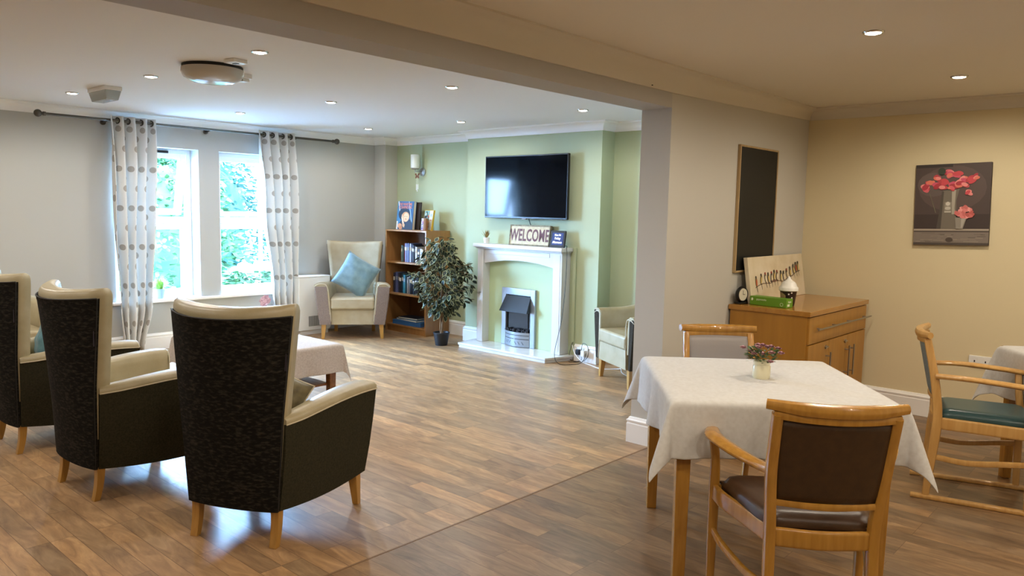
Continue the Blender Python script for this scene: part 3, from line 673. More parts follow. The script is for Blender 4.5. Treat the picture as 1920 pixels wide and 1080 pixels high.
MB().box(LX1-.005, RX0+.005, -.035, 0, HZ, 1.0).build('back_panel', mat('green back panel', '#b4c59b', .6), t)
t = thing('hearth', 'polished cream marble hearth slab under the fireplace', 'hearth', (-5.33, YC, 0))
y0 = 5.80-YC
MB().prism([(-.655, y0), (.585, y0), (.665, -.10), (.665, -.001), (-.70, -.001), (-.70, -.10)], .030, HZ-.001, axis='z').build('hearth_top', M_marble, t, bevel=.004)
MB().prism([(-.645, y0+.008), (.577, y0+.008), (.655, -.10), (.655, -.002), (-.69, -.002), (-.69, -.10)], 0, .030, axis='z').build('hearth_base', M_marble, t, bevel=.003)
t = thing('electric_fire', 'inset silver framed electric fire with tilted black canopy', 'electric fire', (-5.385, YC-.036, HZ))
FW = .235
MB().box(-FW, -FW+.06, -.03, 0, 0, .62).box(FW-.06, FW, -.03, 0, 0, .62).box(-FW+.06, FW-.06, -.03, 0, .55, .62).build('frame', M_silver, t, bevel=.003)
MB().box(-FW+.06, FW-.06, -.004, 0, 0, .55).box(-.13, .13, -.012, -.004, .2, .4).build('firebox', mat('firebox black', '#0b0b0c', .25), t)
MB().loft([[(-.175,-.03,.54),(.175,-.03,.54),(.175,-.022,.54),(-.175,-.022,.54)], [(-.195,-.115,.375),(.195,-.115,.375),(.195,-.105,.372),(-.195,-.105,.372)]]).add([(-.175,-.03,.54),(-.195,-.11,.375),(-.175,-.02,.375),(.175,-.03,.54),(.195,-.11,.375),(.175,-.02,.375)], [(0,1,2),(3,4,5)]).build('canopy', mat('blue black canopy', '#1c262d', .35), t)
fr = []
for k in range(13):
    a = -1+2*k/12; fr.append([(a*.172, -.03-.055*(1-a*a), z) for z in (.005, .16)])
MB().loft(fr, closed=False).build('curved_front', M_silver, t, smooth='all')
s = MB()
for z, (a0, a1) in ((.125, (-1, 1)), (.085, (-1, .0)), (.085, (.05, 1))):
    rr = []
    for k in range(9):
        a = a0+(a1-a0)*k/8; a = max(-.97, min(.97, a)); rr.append([(a*.172, -.0315-.055*(1-a*a), zq) for zq in (z, z+.006)])
    s.loft(rr, closed=False)
for k, a in enumerate((-.8, -.62, -.42, .05, .3, .55)):
    sl = 1 if k < 3 else -1; rr = []
    for q in (0, 1): aa = a + q*.12*sl*1.0; rr.append([(aa*.172, -.0315-.055*(1-aa*aa), .03+q*.03+d) for d in (0, .009)]) if sl > 0 else rr.append([((a+q*.12)*.172, -.0315-.055*(1-(a+q*.12)**2), .055-q*.03+d) for d in (0, .009)])
    s.loft(rr, closed=False)
s.build('vent_slot', M_blackm, t)
s = MB(); rd = random.Random(8)
for k in range(30): s.sphere((rd.uniform(-.15,.15), rd.uniform(-.055,-.02), .165+rd.uniform(0,.02)), rd.uniform(.012,.022), 7, sz=.7)
s.build('coal_bed', mat('coal', '#17171a', .6, c2='#3a3a3f', scale=60), t)
# cable trunking and cables
tag(MB().box(-4.70, -4.665, YC-.018, YC, .185, 1.14).build('cable_trunking', M_green, bevel=.002), 'green painted vertical cable trunking right of the fireplace', 'trunking')
tag(MB().tube([(-4.80, 6.10, 1.145), (-4.73, 6.08, 1.16), (-4.705, 6.05, 1.13), (-4.70, 6.05, 1.05), (-4.71, 6.05, .75), (-4.725, 6.03, .45), (-4.735, 6.0, .30), (-4.72, 5.92, .12), (-4.66, 5.86, .04), (-4.60, 5.87, .006), (-4.53, 5.95, .004), (-4.50, 6.05, .006), (-4.47, 6.08, .05), (-4.49, 6.13, .10)], .003, 6).build('power_cable', M_black, smooth=True), 'thin black cable trailing from the digital clock down the surround', 'cable')
tag(MB().tube([(-4.68, YC-.01, .19), (-4.69, YC-.03, .12), (-4.69, YC-.05, .02), (-4.60, YC-.07, .005), (-4.53, YC-.06, .03), (-4.54, YC-.05, .09), (-4.53, YC-.045, .19), (-4.47, YC-.05, .18), (-4.45, YC-.05, .10), (-4.49, YC-.06, .03), (-4.58, YC-.1, .004), (-4.64, YC-.12, .004)], .0028, 6).build('power_cable', M_black, smooth=True), 'looped black cable below the wall trunking by the sockets', 'cable')
tag(MB().tube([(-4.665, YC-.04, .16), (-4.60, YC-.07, .08), (-4.50, YC-.09, .02), (-4.40, YC-.10, .005), (-4.2, 6.0, .004), (-4.05, 6.05, .02), (-3.95, 5.95, .05), (-3.85, 5.85, .03), (-3.6, 5.8, .004)], .004, 6).build('power_cable', M_white, smooth=True), 'white cable running along the floor under the tub chair', 'cable')
def socket(name, label, loc, rz=0, double=True, ws=None):
    t = thing(name, label, 'socket', loc, rz); hw = .073 if double else .043
    MB().box(-hw, hw, -.010, 0, -.043, .043).build('face_plate', M_white, t, bevel=.003)
    s = MB()
    for c0 in ((-.035, .035) if double else (0,)):
        s.box(c0-.004, c0+.004, -.0115, -.0095, -.004, .010); s.box(c0-.018, c0-.010, -.0115, -.0095, -.022, -.016); s.box(c0+.010, c0+.018, -.0115, -.0095, -.022, -.016)
    s.build('pin_hole', M_black, t)
    for c0 in ((-.02, .02) if double else (0,)): MB().box(c0-.006, c0+.006, -.0135, -.0095, .022, .036).build('switch', M_white, t)
socket('double_socket', 'white double socket with plugs on skirting right of the fireplace', (-4.545, YC-.021, .105))
t = thing('power_plug', 'black plug in the socket right of the fireplace', 'plug', (-4.58, YC-.031, .10))
MB().box(-.026, .022, -.035, 0, -.027, .027).build('plug_body', M_black, t, bevel=.006)
t = thing('power_plug', 'white plug in the socket right of the fireplace', 'plug', (-4.51, YC-.031, .095))
MB().box(-.022, .022, -.045, 0, -.030, .030).cyl((0,-.03,.028),(0,-.03,.045),.005,n=8).build('plug_body', M_white, t, bevel=.006)
socket('wall_socket', 'white wall socket on the cream dining wall behind second table', (-1.14, 6.41, .472))

# ---------------------------------------------------------------- television
t = thing('television', 'large black flat screen television above the fireplace', 'television', (-5.305, YC-.095, 1.75))
MB().box(-.57, .57, 0, .035, -.33, .33).build('casing', M_black, t, bevel=.005)
MB().box(-.558, .558, -.0015, .002, -.312, .318).build('screen', M_screen, t)
MB().box(-.2, .2, .03, .093, -.12, .12).build('wall_bracket', M_blackm, t)
MB().box(-.03, .03, -.006, .02, -.339, -.328).build('sensor_bar', mat('reddish standby bar', '#7a6a66', .3), t, bevel=.002)
tag(MB().tube([(-5.29, YC-.03, 1.42), (-5.27, YC-.03, 1.37), (-5.23, YC-.03, 1.31), (-5.2, YC-.03, 1.22)], .004, 6).build('power_cable', M_black, smooth=True), 'short black cable hanging below the television behind the sign', 'cable')

# ---------------------------------------------------------------- on the mantel
MZ = 1.1405
t = thing('potted_succulent', 'tiny brown tipped plant in white pot at left of the mantel', 'plant', (-5.815, YC-.12, MZ))
MB().lathe([(.01,0),(.028,0),(.036,.062),(.032,.064),(.03,.05),(.01,.05)], n=20).build('pot', M_white, t, smooth=True)
s = MB(); rd = random.Random(4)
for k in range(36):
    a = rd.uniform(0, 6.28); d = Vector((math.cos(a), math.sin(a), 0)); sp = rd.uniform(.01,.07); h = rd.uniform(.06,.11); s.cur = 0 if k % 3 else 1
    b0 = Vector((0,0,.05)); w_ = Vector((-d.y, d.x, 0))*.006
    s.add([b0, b0+d*sp*.5+w_+Vector((0,0,h*.5)), b0+d*sp+Vector((0,0,h)), b0+d*sp*.5-w_+Vector((0,0,h*.5))], [(0,1,2,3)])
s.build('leaves', [mat('straw leaf', '#9a8148', .6), mat('maroon leaf', '#3c1f1d', .6)], t)
t = thing('welcome_sign', 'cream WELCOME sign in a distressed dark frame on the mantel', 'sign', (-5.24, YC-.085, MZ), rot=(R(-7), 0, R(2)))
MB().box(-.258, .258, 0, .03, 0, .215).build('board', mat('distressed cream paint', '#cfc4a6', .7, c2='#bdb08d', scale=30), t, bevel=.002)
MB().box(-.268, .268, -.006, .034, -.0, .012).box(-.268, .268, -.006, .034, .203, .215).box(-.268, -.256, -.006, .034, .012, .203).box(.256, .268, -.006, .034, .012, .203).build('frame', mat('worn dark frame', '#5b5240', .7, c2='#8d8264', scale=40), t, bevel=.001)
p = MB(); text_mb(p, 'WELCOME', .175, lambda x, y, d: (x, -.001-d*.5, y+.05), xs=.60, bold=.004, spacing=1.03)
p.build('lettering', mat('maroon stencil paint', '#5b2a28', .6), t)
t = thing('digital_clock', 'small digital day clock with lit blue screen at right of the mantel', 'clock', (-4.84, YC-.115, MZ), rot=(R(-10), 0, R(6)))
MB().box(-.088, .088, 0, .02, 0, .172).build('frame', M_black, t, bevel=.003)
MB().box(-.066, .066, -.0015, .001, .025, .15).build('screen', mat('lit blue screen', '#0b1c4a', .3, emit='#2c4fa0', estr=.45), t)
MB().box(-.03, .03, .02, .06, 0, .008).build('stand', M_black, t)
p = MB()
for s_, z_, q in (('Mon Fri', .118, .028), ('Friday', .082, .034), ('Afternoon', .043, .032)): text_mb(p, s_, q, lambda x, y, d, z_=z_: (x, -.0022-d*.3, y+z_), xs=.82, bold=.0006)
p.build('screen_text', mat('glowing white text', '#ffffff', .5, emit='#e8f0ff', estr=1.1), t)

# ---------------------------------------------------------------- ficus
t = thing('potted_ficus', 'variegated ficus tree in a black pot beside the bookcase', 'plant', (-6.20, 5.755, 0))
MB().lathe([(.01,0),(.066,0),(.088,.128),(.092,.13),(.092,.145),(.084,.145),(.08,.12),(.01,.12)], n=28).build('pot', M_pot, t, smooth=True)
MB().lathe([(.001,.12),(.08,.12),(.08,.128),(.001,.135)], n=20).build('soil', M_soil, t)
s = MB()
for k in range(3):
    a0 = k*2.09; s.tube([(.014*math.cos(a0+z*9), .014*math.sin(a0+z*9), z) for z in [.12+.06*i for i in range(12)]], .0085, 7)
rd = random.Random(11); br = []
prof_r = lambda z: .06+.34*math.exp(-((z-.74)/.24)**2) if z < .74 else .06+.34*math.exp(-((z-.74)/.33)**2)
for k in range(62):
    z = .36+.80*(k/61)**.9; a = k*2.4+rd.uniform(-.3,.3); r = prof_r(z)*rd.uniform(.75, 1.1); b0 = Vector((0, 0, max(.3, z-.12))); e = Vector((r*math.cos(a), r*math.sin(a)*.8, z+rd.uniform(-.08,.04)))
    m_ = (b0+e)/2+Vector((0,0,.05)); s.tube([b0, m_, e], .003, 5); br.append((b0, m_, e))
s.build('trunk', M_bark, t, smooth='all')
lf = MB()
def vleaf(p, d, n, L, Wd):
    d = d.normalized(); s_ = d.cross(n).normalized(); nn = s_.cross(d)
    prof = ((0,0),(.22,.36),(.5,.5),(.78,.33),(1,0))
    cv = lambda t_: nn*(-.16*t_*t_*L)
    out = [p+d*L*a+s_*Wd*b+cv(a) for a, b in prof] + [p+d*L*a-s_*Wd*b+cv(a) for a, b in prof[3:0:-1]]
    c0 = p+d*L*.48-nn*.05*L*.0+cv(.48)-nn*L*.05
    inn = [c0+(q-c0)*(.82+.08*((i*7)%3)/2) for i, q in enumerate(out)]
    n_ = 8; lf.cur = 1; lf.add(out+inn, [(i, (i+1)%n_, n_+(i+1)%n_, n_+i) for i in range(n_)])
    lf.cur = 0; lf.add(inn+[c0], [(i, (i+1)%n_, n_) for i in range(n_)])
for b0, m_, e in br:
    for q in range(15):
        u = rd.uniform(.35, 1.05); p0 = b0*(1-u)**2+m_*2*u*(1-u)+e*u*u + Vector((rd.uniform(-.045,.045), rd.uniform(-.045,.045), rd.uniform(-.045,.045)))
        if p0.z < .36 and rd.random() < .6: continue
        out = Vector((p0.x, p0.y, 0)); out = out.normalized() if out.length > .01 else Vector((1,0,0))
        d = out*rd.uniform(.1,1)+Vector((rd.uniform(-.7,.7), rd.uniform(-.7,.7), rd.uniform(-1.1,.3)))
        vleaf(p0, d, Vector((rd.uniform(-.5,.5), rd.uniform(-.5,.5), 1)).normalized(), rd.uniform(.07,.105), rd.uniform(.04,.056))
lf.build('foliage', [mat('ficus leaf green', '#18241a', .5, c2='#26352a', scale=20), mat('ficus leaf margin', '#a3a87e', .6)], t)

# ================================================================ UPHOLSTERED CHAIRS
def lerp(a, b, t): return a+(b-a)*t
def highback(label, fab, sidefab, pip, group, tagged=True):
    t = thing('high_back_armchair', label, 'armchair', (0, 0, 0), group=group)
    def hw(z):  # half width of the back
        return lerp(.226, .256, min(1, max(0, (z-.165)/.42))) if z < .585 else lerp(.256, .302, (z-.585)/.46)
    def rear(u, z):  # rear face of the back, u -1..1
        q = (z-.165)/.88; yc = -.048 - .095*max(0, q)**1.15; ye = -.022 - .012*q + .03*max(0, q-.5)
        return (u*hw(z), yc + (ye-yc)*abs(u)**2.4)
    NU = 14; us = [-1+2*i/NU for i in range(NU+1)]
    # cream back body with rolled top
    rings = []
    for z, inset in [(z, 0) for z in (.32, .45, .58, .70, .82, .93, 1.02)] + [(1.050, .002), (1.068, .008), (1.079, .018), (1.084, .029)]:
        rr, ff = [], []
        zq = min(z, 1.045)
        for u in us:
            x, y = rear(u, zq); crown = -.018*(1-u*u)*(1 if z > .9 else 0)*min(1, (z-.9)/.15 if z > .9 else 0)
            th = .072 + .05*(1-abs(u)**3)
            f0 = y+th - .012*(1-u*u)
            yy = y + inset*.9; ff_ = f0 - inset*.9
            xx = x*(1-inset*.35)
            rr.append((xx, yy, z+crown)); ff.append((xx*(.985), ff_, z+crown))
        rings.append(rr + ff[::-1])
    MB().loft(rings).build('backrest', fab, t, smooth='all', bevel=0)
    # dark rear panel
    vs = [.165, .30, .45, .6, .75, .9, 1.0, 1.035]
    def pan(u, v, off):
        z = lerpl(vs, v); x, y = rear(u*1.0, z); z2 = z - (.014*(1-u*u) if v > .86 else 0)
        return (x*1.012, y-off, z2)
    rings = []
    for i in range(15):
        v = i/14; rings.append([pan(u, v, .011) for u in us] + [pan(u, v, -.006) for u in us[::-1]])
    MB().loft(rings).build('rear_panel', sidefab[0], t, smooth=True, ang=50)
    e = MB(); e.tube([pan(-1, 1, .008)] + [pan(u, 1, .010) for u in us[1:-1:2]] + [pan(1, 1, .008)], .0035, 6).tube([pan(1, v, .006) for v in (0, .2, .4, .6, .8, 1)], .003, 6).tube([pan(-1, v, .006) for v in (0, .2, .4, .6, .8, 1)], .003, 6)
    e.build('piping', M_dpiping, t, smooth='all')
    # arms
    for s in (-1, 1):
        S = lambda p: (s*p[0], p[1], p[2])
        def sec(v):  # v 0 rear .. 1 front
            y = lerp(-.012, .615, v); ob = lerp(.229, .335, v**.8); ot = lerp(.262, .385, v**.75); zt = .592 + .040*math.sin(v*math.pi*.62)**1.3
            zb = .165 - .018*math.sin(math.pi*v) ; it = ot-lerp(.06, .125, v**.6); ib = ob - lerp(.05, .115, v**.7)
            yb = y - .028*v**3*1.0
            return y, yb, ob, ot, zt, zb, it, ib
        rings = []; pads = []; pipe = []; pipi = []
        for k in range(15):
            v = k/14; y, yb, ob, ot, zt, zb, it, ib = sec(v)
            zm = (zb+zt)/2; om = lerp(ob, ot, .55)+.008
            rings.append([S(p) for p in ((ib, yb, zb), (ob, yb, zb), (lerp(ob,ot,.3)+.006, lerp(yb,y,.4), lerp(zb,zt,.3)), (om+.004, lerp(yb,y,.6), lerp(zb,zt,.62)), (ot, y, zt-.036), (it+.02, y, zt-.036), (ib+.01, lerp(yb,y,.5), .30))])
            y2 = y+.0 if k < 14 else y-.004
            pads.append([S(p) for p in ((ot+.003, y2, zt-.036), (ot+.004, y2, zt-.018), (ot-.012, y2, zt-.004), ((ot+it)/2, y2, zt), (it+.012, y2, zt-.003), (it-.002, y2, zt-.022), (it-.004, y2, zt-.06), (ib-.002, lerp(yb,y,.5), .28), (ib+.014, lerp(yb,y,.5), .28), (it+.022, y2, zt-.038))])
            pipe.append(S((ot+.004, y, zt-.037)))
        a = MB().loft(rings).build('side_panel', sidefab[1], t, smooth=True, ang=50)
        b = MB().loft(pads).build('arm_pad', fab, t, smooth=True, ang=60)
        y, yb, ob, ot, zt, zb, it, ib = sec(1)
        pf = MB().tube(pipe[::2], .0035, 6); pf.tube([S(p) for p in ((ot+.003, y+.002, zt-.036), ((ot+it)/2+.01, y+.003, zt-.004), (it, y+.003, zt-.03), (lerp(ib,it,.5)-.004, lerp(yb,y,.5)+.003, .44), (ib, yb+.004, .2))], .004, 6)
        pf.build('piping', pip, t, smooth='all')
        MB().loft([[S(p) for p in ((it+.004, y+.001, zt-.035), (ot, y+.001, zt-.036), (ob, yb+.001, zb), (ib, yb+.001, zb))], [S(p) for p in ((it+.004, y+.006, zt-.035), (ot-.004, y+.006, zt-.04), (ob-.003, yb+.006, zb), (ib+.003, yb+.006, zb))]]).build('arm_front', sidefab[1], t)
    # seat
    MB().box(-.225, .225, -.005, .565, .16, .34).build('seat_base', fab, t, bevel=.006)
    MB().box(-.228, .228, .085, .605, .335, .47).build('seat_cushion', fab, t, bevel=.028, seg=4)
    MB().tube([(-.225, .602, .445), (0, .607, .447), (.225, .602, .445)], .0035, 6).build('piping', pip, t, smooth='all')
    # legs
    for s in (-1, 1):
        r = []
        for k in range(7):
            v = k/6; y = -.0 - .024*v**2.2; r.append([(s*.205-.02+.002*v, y-.018+.004*v, .172*(1-v)), (s*.205+.02-.002*v, y-.018+.004*v, .172*(1-v)), (s*.205+.02-.002*v, y+.022-.006*v, .172*(1-v)), (s*.205-.02+.002*v, y+.022-.006*v, .172*(1-v))])
        MB().loft(r).build('leg', M_beech, t, bevel=.002)
        MB().tbox((s*.295, .545, .172), (.05, .05), (s*.305, .555, 0), (.03, .03)).build('leg', M_beech, t, bevel=.002)
    if tagged:
        x, y = rear(.985, .86); MB().box(x-.012, x+.006, y-.013, y-.010, .80, .875).build('fabric_tag', mat('plum label', '#221a24', .7), t)
    return t
GH = 'dark high-back armchairs in the foreground row'
A = highback('black chenille high-back armchair with cream top, nearest and rightmost of the dark row', M_cream, (M_dark, M_side), M_piping, GH)
A.location = (-3.13, 1.668, 0); A.rotation_euler = (0, 0, R(25.9))
copy_thing(A, 'black chenille high-back armchair with cream top, middle of the dark row', (-4.26, 1.41, 0), R(3.7))
copy_thing(A, 'black chenille high-back armchair cut by the left edge, leftmost of the dark row', (-5.345, 1.387, 0), R(-.6))
B = highback('beige high-back armchair with mauve sides in the far corner holding a blue cushion', mat('beige vinyl', '#aca086', .42, c2='#a19478', scale=9, bump=.1, bscale=160), (M_mauve, M_mauve), M_piping, None, tagged=False)
B.location = (-7.60, 5.62, 0); B.rotation_euler = (0, 0, R(-129)); B.scale = (1.09, 1.0, 1.02)

def cushion(label, c, size, rot, m, pip=None, th=.13, scl=(1,1,1)):
    t = thing('cushion', label, 'cushion', c, rot=rot)
    n = 16; hs = size/2
    def f(sg):
        def g(u, v):
            a, b = u*2-1, v*2-1; pin = 1 - .09*(1-abs(a))*(abs(b)**2) ; pin2 = 1-.09*(1-abs(b))*(abs(a)**2)
            prof = max(0, (1-a*a)*(1-b*b))**.42
            w_ = .006*math.sin(7*a+3*b)+.005*math.sin(11*b-4*a)
            return (a*hs*(1-.07*(1-b*b)*abs(a)), sg*(th/2*prof) + w_*prof, b*hs*(1-.07*(1-a*a)*abs(b)))
        return g
    mb = MB(); mb.sheet(f(1), n, n); mb.sheet(f(-1), n, n)
    o = mb.build('cushion_cover', m, t, smooth='all')
    bm = bmesh.new(); bm.from_mesh(o.data); bmesh.ops.remove_doubles(bm, verts=bm.verts, dist=.0005); bmesh.ops.recalc_face_normals(bm, faces=bm.faces); bm.to_mesh(o.data); bm.free()
    g = f(1); edge = [g(i/8, 0) for i in range(9)] + [g(1, i/8) for i in range(1, 9)] + [g(1-i/8, 1) for i in range(1, 9)] + [g(0, 1-i/8) for i in range(1, 9)]
    MB().tube(edge, .004 if pip else .0025, 6, smooth=False).build('piping', pip or m, t, smooth='all')
    t.scale = scl; return t
cushion('square blue cushion propped cornerwise on the beige armchair', (-7.305, 5.42, .715), .42, (R(-16), R(31), R(-129+180)), M_blueC, th=.17)
cushion('teal cushion on the leftmost dark armchair seat', (-5.44, 1.66, .635), .36, (R(-18), R(14), R(0)), M_teal)
cushion('small olive cushion with pale piping on the nearest dark armchair', (-3.155, 1.90, .60), .25, (R(-25), R(20), R(26)), M_olive, M_piping)

def tubchair(label, outer, inner, loc, rz, group):
    t = thing('tub_chair', label, 'armchair', loc, rz, group=group)
    # plan path of the shell from front left round the back to front right (u 0..1)
    pts = crom([(-.30, .33), (-.315, .10), (-.30, -.12), (-.20, -.28), (0, -.335), (.20, -.28), (.30, -.12), (.315, .10), (.30, .33)], 5)
    n = len(pts); ro, ri = [], []; pf = []
    for i, p in enumerate(pts):
        d = (pts[min(i+1, n-1)]-pts[max(i-1, 0)]).normalized(); nn = Vector((d.y, -d.x, 0)); nn = nn if nn.dot(Vector((p.x, p.y, 0))) > 0 else -nn
        u = i/(n-1); back = 1-abs(2*u-1); bk = max(0, min(1, (back-.25)/.5)); bk = bk*bk*(3-2*bk)
        zt = .625+.065*bk; fl = .035
        th = .085
        P = lambda o_, z: (p.x+nn.x*o_, p.y+nn.y*o_, z)
        ro.append([P(.0, .17), P(.03, .17), P(.045+fl*.5, .4), P(.05+fl, zt-.02), P(.03+fl, zt-.012), P(.0, zt-.03)])
        ri.append([P(.05+fl+.002, zt-.02), P(.04+fl, zt), P(.01, zt+.004), P(-.035, zt-.02), P(-.045, .42), P(-.04, .3), P(-.01, .3), P(-.005, zt-.04), P(.03+fl, zt-.014)])
        pf.append(P(.05+fl+.003, zt-.018))
    MB().loft(ro).build('outer_shell', outer, t, smooth=True, ang=50)
    MB().loft(ri).build('inner_shell', inner, t, smooth=True, ang=60)
    q = MB().tube(pf[::3], .004, 6)
    for s in (-1, 1): q.tube([(s*.385, .333, .58), (s*.33, .338, .602), (s*.262, .338, .585), (s*.252, .338, .42), (s*.27, .338, .18)], .004, 6)
    q.build('piping', M_piping, t, smooth='all')
    MB().box(-.268, .268, -.25, .335, .165, .335).build('front_panel', inner, t, bevel=.006)
    MB().box(-.262, .262, -.24, .350, .335, .455).build('seat_cushion', inner, t, bevel=.025, seg=4)
    for s in (-1, 1):
        MB().tbox((s*.27, .29, .175), (.05, .05), (s*.28, .30, 0), (.032, .032)).build('leg', M_beech, t, bevel=.002)
        MB().tbox((s*.21, -.24, .175), (.045, .045), (s*.215, -.27, 0), (.03, .03)).build('leg', M_beech, t, bevel=.002)
    return t
ang = math.atan2(-.87, -.48) - math.pi/2
fc = Vector((-3.845, 5.60)); fd = Vector((-.48, -.87)).normalized(); org = fc - fd*.31
T1 = tubchair('cream and dark brown tub chair in the right alcove behind the pillar', M_brown, M_cream, (org.x+.055, org.y, 0), ang, None)
copy_thing(T1, 'cream tub chair by the window wall glimpsed between the dark armchairs', (-7.32, 1.83, 0), R(-90))

# ================================================================ TABLES AND CLOTHS
def cloth(name, label, hx_, hy_, drop, z, loc, rz, m, seed=1, k=.5, amp=.012, group=None, asym=0):
    """a square cloth: flat on top, hanging at the sides, folding out at the corners"""
    t = thing(name, label, 'tablecloth', (loc[0], loc[1], 0), rz, group)
    step = .018; rd = seed*3.7
    def axis(h):
        a = [i/ (max(2, int(2*h/.05))) * 2*h - h for i in range(max(2, int(2*h/.05))+1)]
        o = [h+drop*i/12 for i in range(1, 13)]
        return [-q for q in o[::-1]] + a + o
    X, Y = axis(hx_), axis(hy_)
    def pos(u, v):
        eu, ev = max(0, abs(u)-hx_), max(0, abs(v)-hy_); su, sv = (1 if u > 0 else -1), (1 if v > 0 else -1)
        rc = .012
        if eu == 0 and ev == 0: return (u, v, z)
        if eu and ev:
            r = math.hypot(eu, ev); ph = math.atan2(ev, eu); a = k*math.sin(2*ph)**.8
            dx, dy = math.cos(ph+asym*math.sin(2*ph)), math.sin(ph+asym*math.sin(2*ph))
            o_ = r*math.sin(a); base = min(r, rc)
            wv = amp*.6*math.sin(ph*6+rd)*r/drop
            return (su*(hx_+base*.5*math.cos(ph)+dx*o_+abs(wv)*.2), sv*(hy_+base*.5*math.sin(ph)+dy*o_), z - max(0, r-rc*.5)*math.cos(a) - min(r, rc*.5)*.4)
        e = eu or ev; q = v if eu else u; h = hy_ if eu else hx_
        wv = (amp*math.sin(q*13+rd+su*2+sv) + amp*.7*math.sin(q*29+rd*2) + amp*.35*math.sin(q*53+rd))*(e/drop)**1.2
        fade = min(1, (h-abs(q))/.12); wv *= fade
        out = rc*.5*min(1, e/rc) + .10*e*.35*1 + wv; zz = z - max(0, e-rc*.4)*.985
        if eu: return (su*(hx_+out), v, zz)
        return (u, sv*(hy_+out), zz)
    vs = [pos(u, v) for v in Y for u in X]; nx = len(X)
    mb = MB().add(vs, [(j*nx+i, j*nx+i+1, (j+1)*nx+i+1, (j+1)*nx+i) for j in range(len(Y)-1) for i in range(nx-1)])
    mb.build('fabric', m, t, smooth='all', solid=.0025, sub=1)
    return t
def table(name, label, hx_, hy_, h, loc, rz, m, leg=.06, group=None, shelf=None, inset=.03):
    t = thing(name, label, 'table', (loc[0], loc[1], 0), rz, group)
    MB().box(-hx_+.004, hx_-.004, -hy_+.004, hy_-.004, h-.028, h).build('tabletop', m, t, bevel=.006)
    MB().box(-hx_+inset+.02, hx_-inset-.02, -hy_+inset+.02, hy_-inset-.02, h-.10, h-.028).build('apron', m, t, bevel=.002)
    for a in (-1, 1):
        for b in (-1, 1): MB().tbox((a*(hx_-inset-leg/2), b*(hy_-inset-leg/2), h-.03), (leg, leg), (a*(hx_-inset-leg*.5), b*(hy_-inset-leg*.5), 0), (leg*.8, leg*.8)).build('leg', m, t, bevel=.004)
    if shelf: MB().box(-hx_+.07, hx_-.07, -hy_+.07, hy_-.07, shelf-.018, shelf).build('shelf', m, t, bevel=.003)
    return t
TC = Vector((-1.438, 3.265)); TA = math.atan2(.57, .70); HT = .772
THX, THY = .452, .472
table('dining_table', 'light wood dining table under the white cloth with the small flower pot', THX, THY, HT, TC, TA, M_beechd, group='cloth covered dining tables')
cloth('tablecloth', 'white tablecloth on the square dining table in front, beneath the small flower pot', THX, THY, .235, HT+.003, TC, TA, M_cloth, seed=1, k=.36, amp=.028)
T2 = TC + Vector((1.243, 1.89))
table('dining_table', 'light wood dining table at the right edge under a greyish white cloth', THX, THY, HT, T2, TA, M_beechd, group='cloth covered dining tables')
cloth('tablecloth', 'white tablecloth on the table cut by the right edge', THX, THY, .30, HT+.003, T2, TA, M_cloth, seed=4, k=.30, amp=.028)
# flower pot on the table
FZ = HT+.0045
t = thing('flower_pot', 'cream jar of small purple flowers on the white square table', 'flower pot', (-1.425, 3.275, FZ))
MB().lathe([(.01,0),(.036,0),(.0385,.008),(.0385,.055),(.034,.062),(.0365,.068),(.0365,.078),(.032,.079),(.031,.06),(.01,.055)], n=28).build('pot', mat('cream glazed pot', '#d9d3b4', .3, bump=.15, bscale=60), t, smooth=True)
lm = MB(); fm = MB(); rd = random.Random(21)
for k in range(150):
    a = rd.uniform(0, 6.28); r_ = .062*math.sqrt(rd.random()); zz = .075+rd.random()*.055
    leaf(lm, Vector((r_*math.cos(a), r_*math.sin(a), zz)), Vector((math.cos(a), math.sin(a), rd.uniform(-.2,.9))), Vector((rd.uniform(-.6,.6), rd.uniform(-.6,.6), 1)).normalized(), rd.uniform(.015,.032), .014)
lm.build('leaves', mat('flower leaf green', '#4a5f2c', .5, c2='#2f4420', scale=90), t)
for k, (x, y, z) in enumerate(((-.045,-.02,.115),(-.02,-.045,.11),(.02,-.045,.115),(.05,-.02,.12),(.0,0,.145),(-.03,.02,.14),(.03,.02,.14),(-.085,-.015,.125),(.085,.0,.12),(.06,-.05,.085),(0,.05,.13),(-.05,.04,.125),(.05,.05,.13),(-.005,-.03,.138))):
    c0 = Vector((x, y, z))
    fm.cur = k % 2
    for j in range(7):
        a = j*2.4; d = Vector((math.cos(a), math.sin(a), .35+.25*(j % 3))).normalized(); leaf(fm, c0, d, Vector((0,0,1)), .019, .024)
    fm.cur = 0; fm.sphere(c0+Vector((0,0,.006)), .008, 8)
fm.build('flowers', [mat('mauve petals', '#9a6a78', .7, c2='#b98e96', scale=90), mat('dusky pink petals', '#b58a8e', .7)], t)
# coffee table
CT = Vector((-5.255, 2.975)); CHX, CHY = .575, .372
table('coffee_table', 'dark wood coffee table with a lower shelf behind the nearest dark armchair', CHX, CHY, .492, CT, 0, mat('mid brown table wood', '#8a5a2a', .35, c2='#734719', scale=10, stretch=(.4,4,4)), group=None, shelf=.20)
cloth('tablecloth', 'grey linen cloth on the low coffee table behind the nearest armchair', CHX, CHY, .215, .495, CT, 0, M_clothg, seed=2, k=.20, amp=.008)
t = thing('orchid_plant', 'pale pink orchid heads showing over the nearest armchair top', 'flowers', (-5.56, 3.22, .4975))
MB().lathe([(.01,0),(.045,0),(.06,.10),(.055,.102),(.05,.09),(.01,.085)], n=22).build('pot', M_white, t, smooth=True)
s = MB(); pe = MB(); rd = random.Random(6)
s.tube([(0,0,.08), (-.02,.0,.20), (-.08,.04,.245), (-.13,.09,.24)], .003, 6).tube([(0,0,.08), (.03,.0,.20), (.08,-.02,.235)], .003, 6)
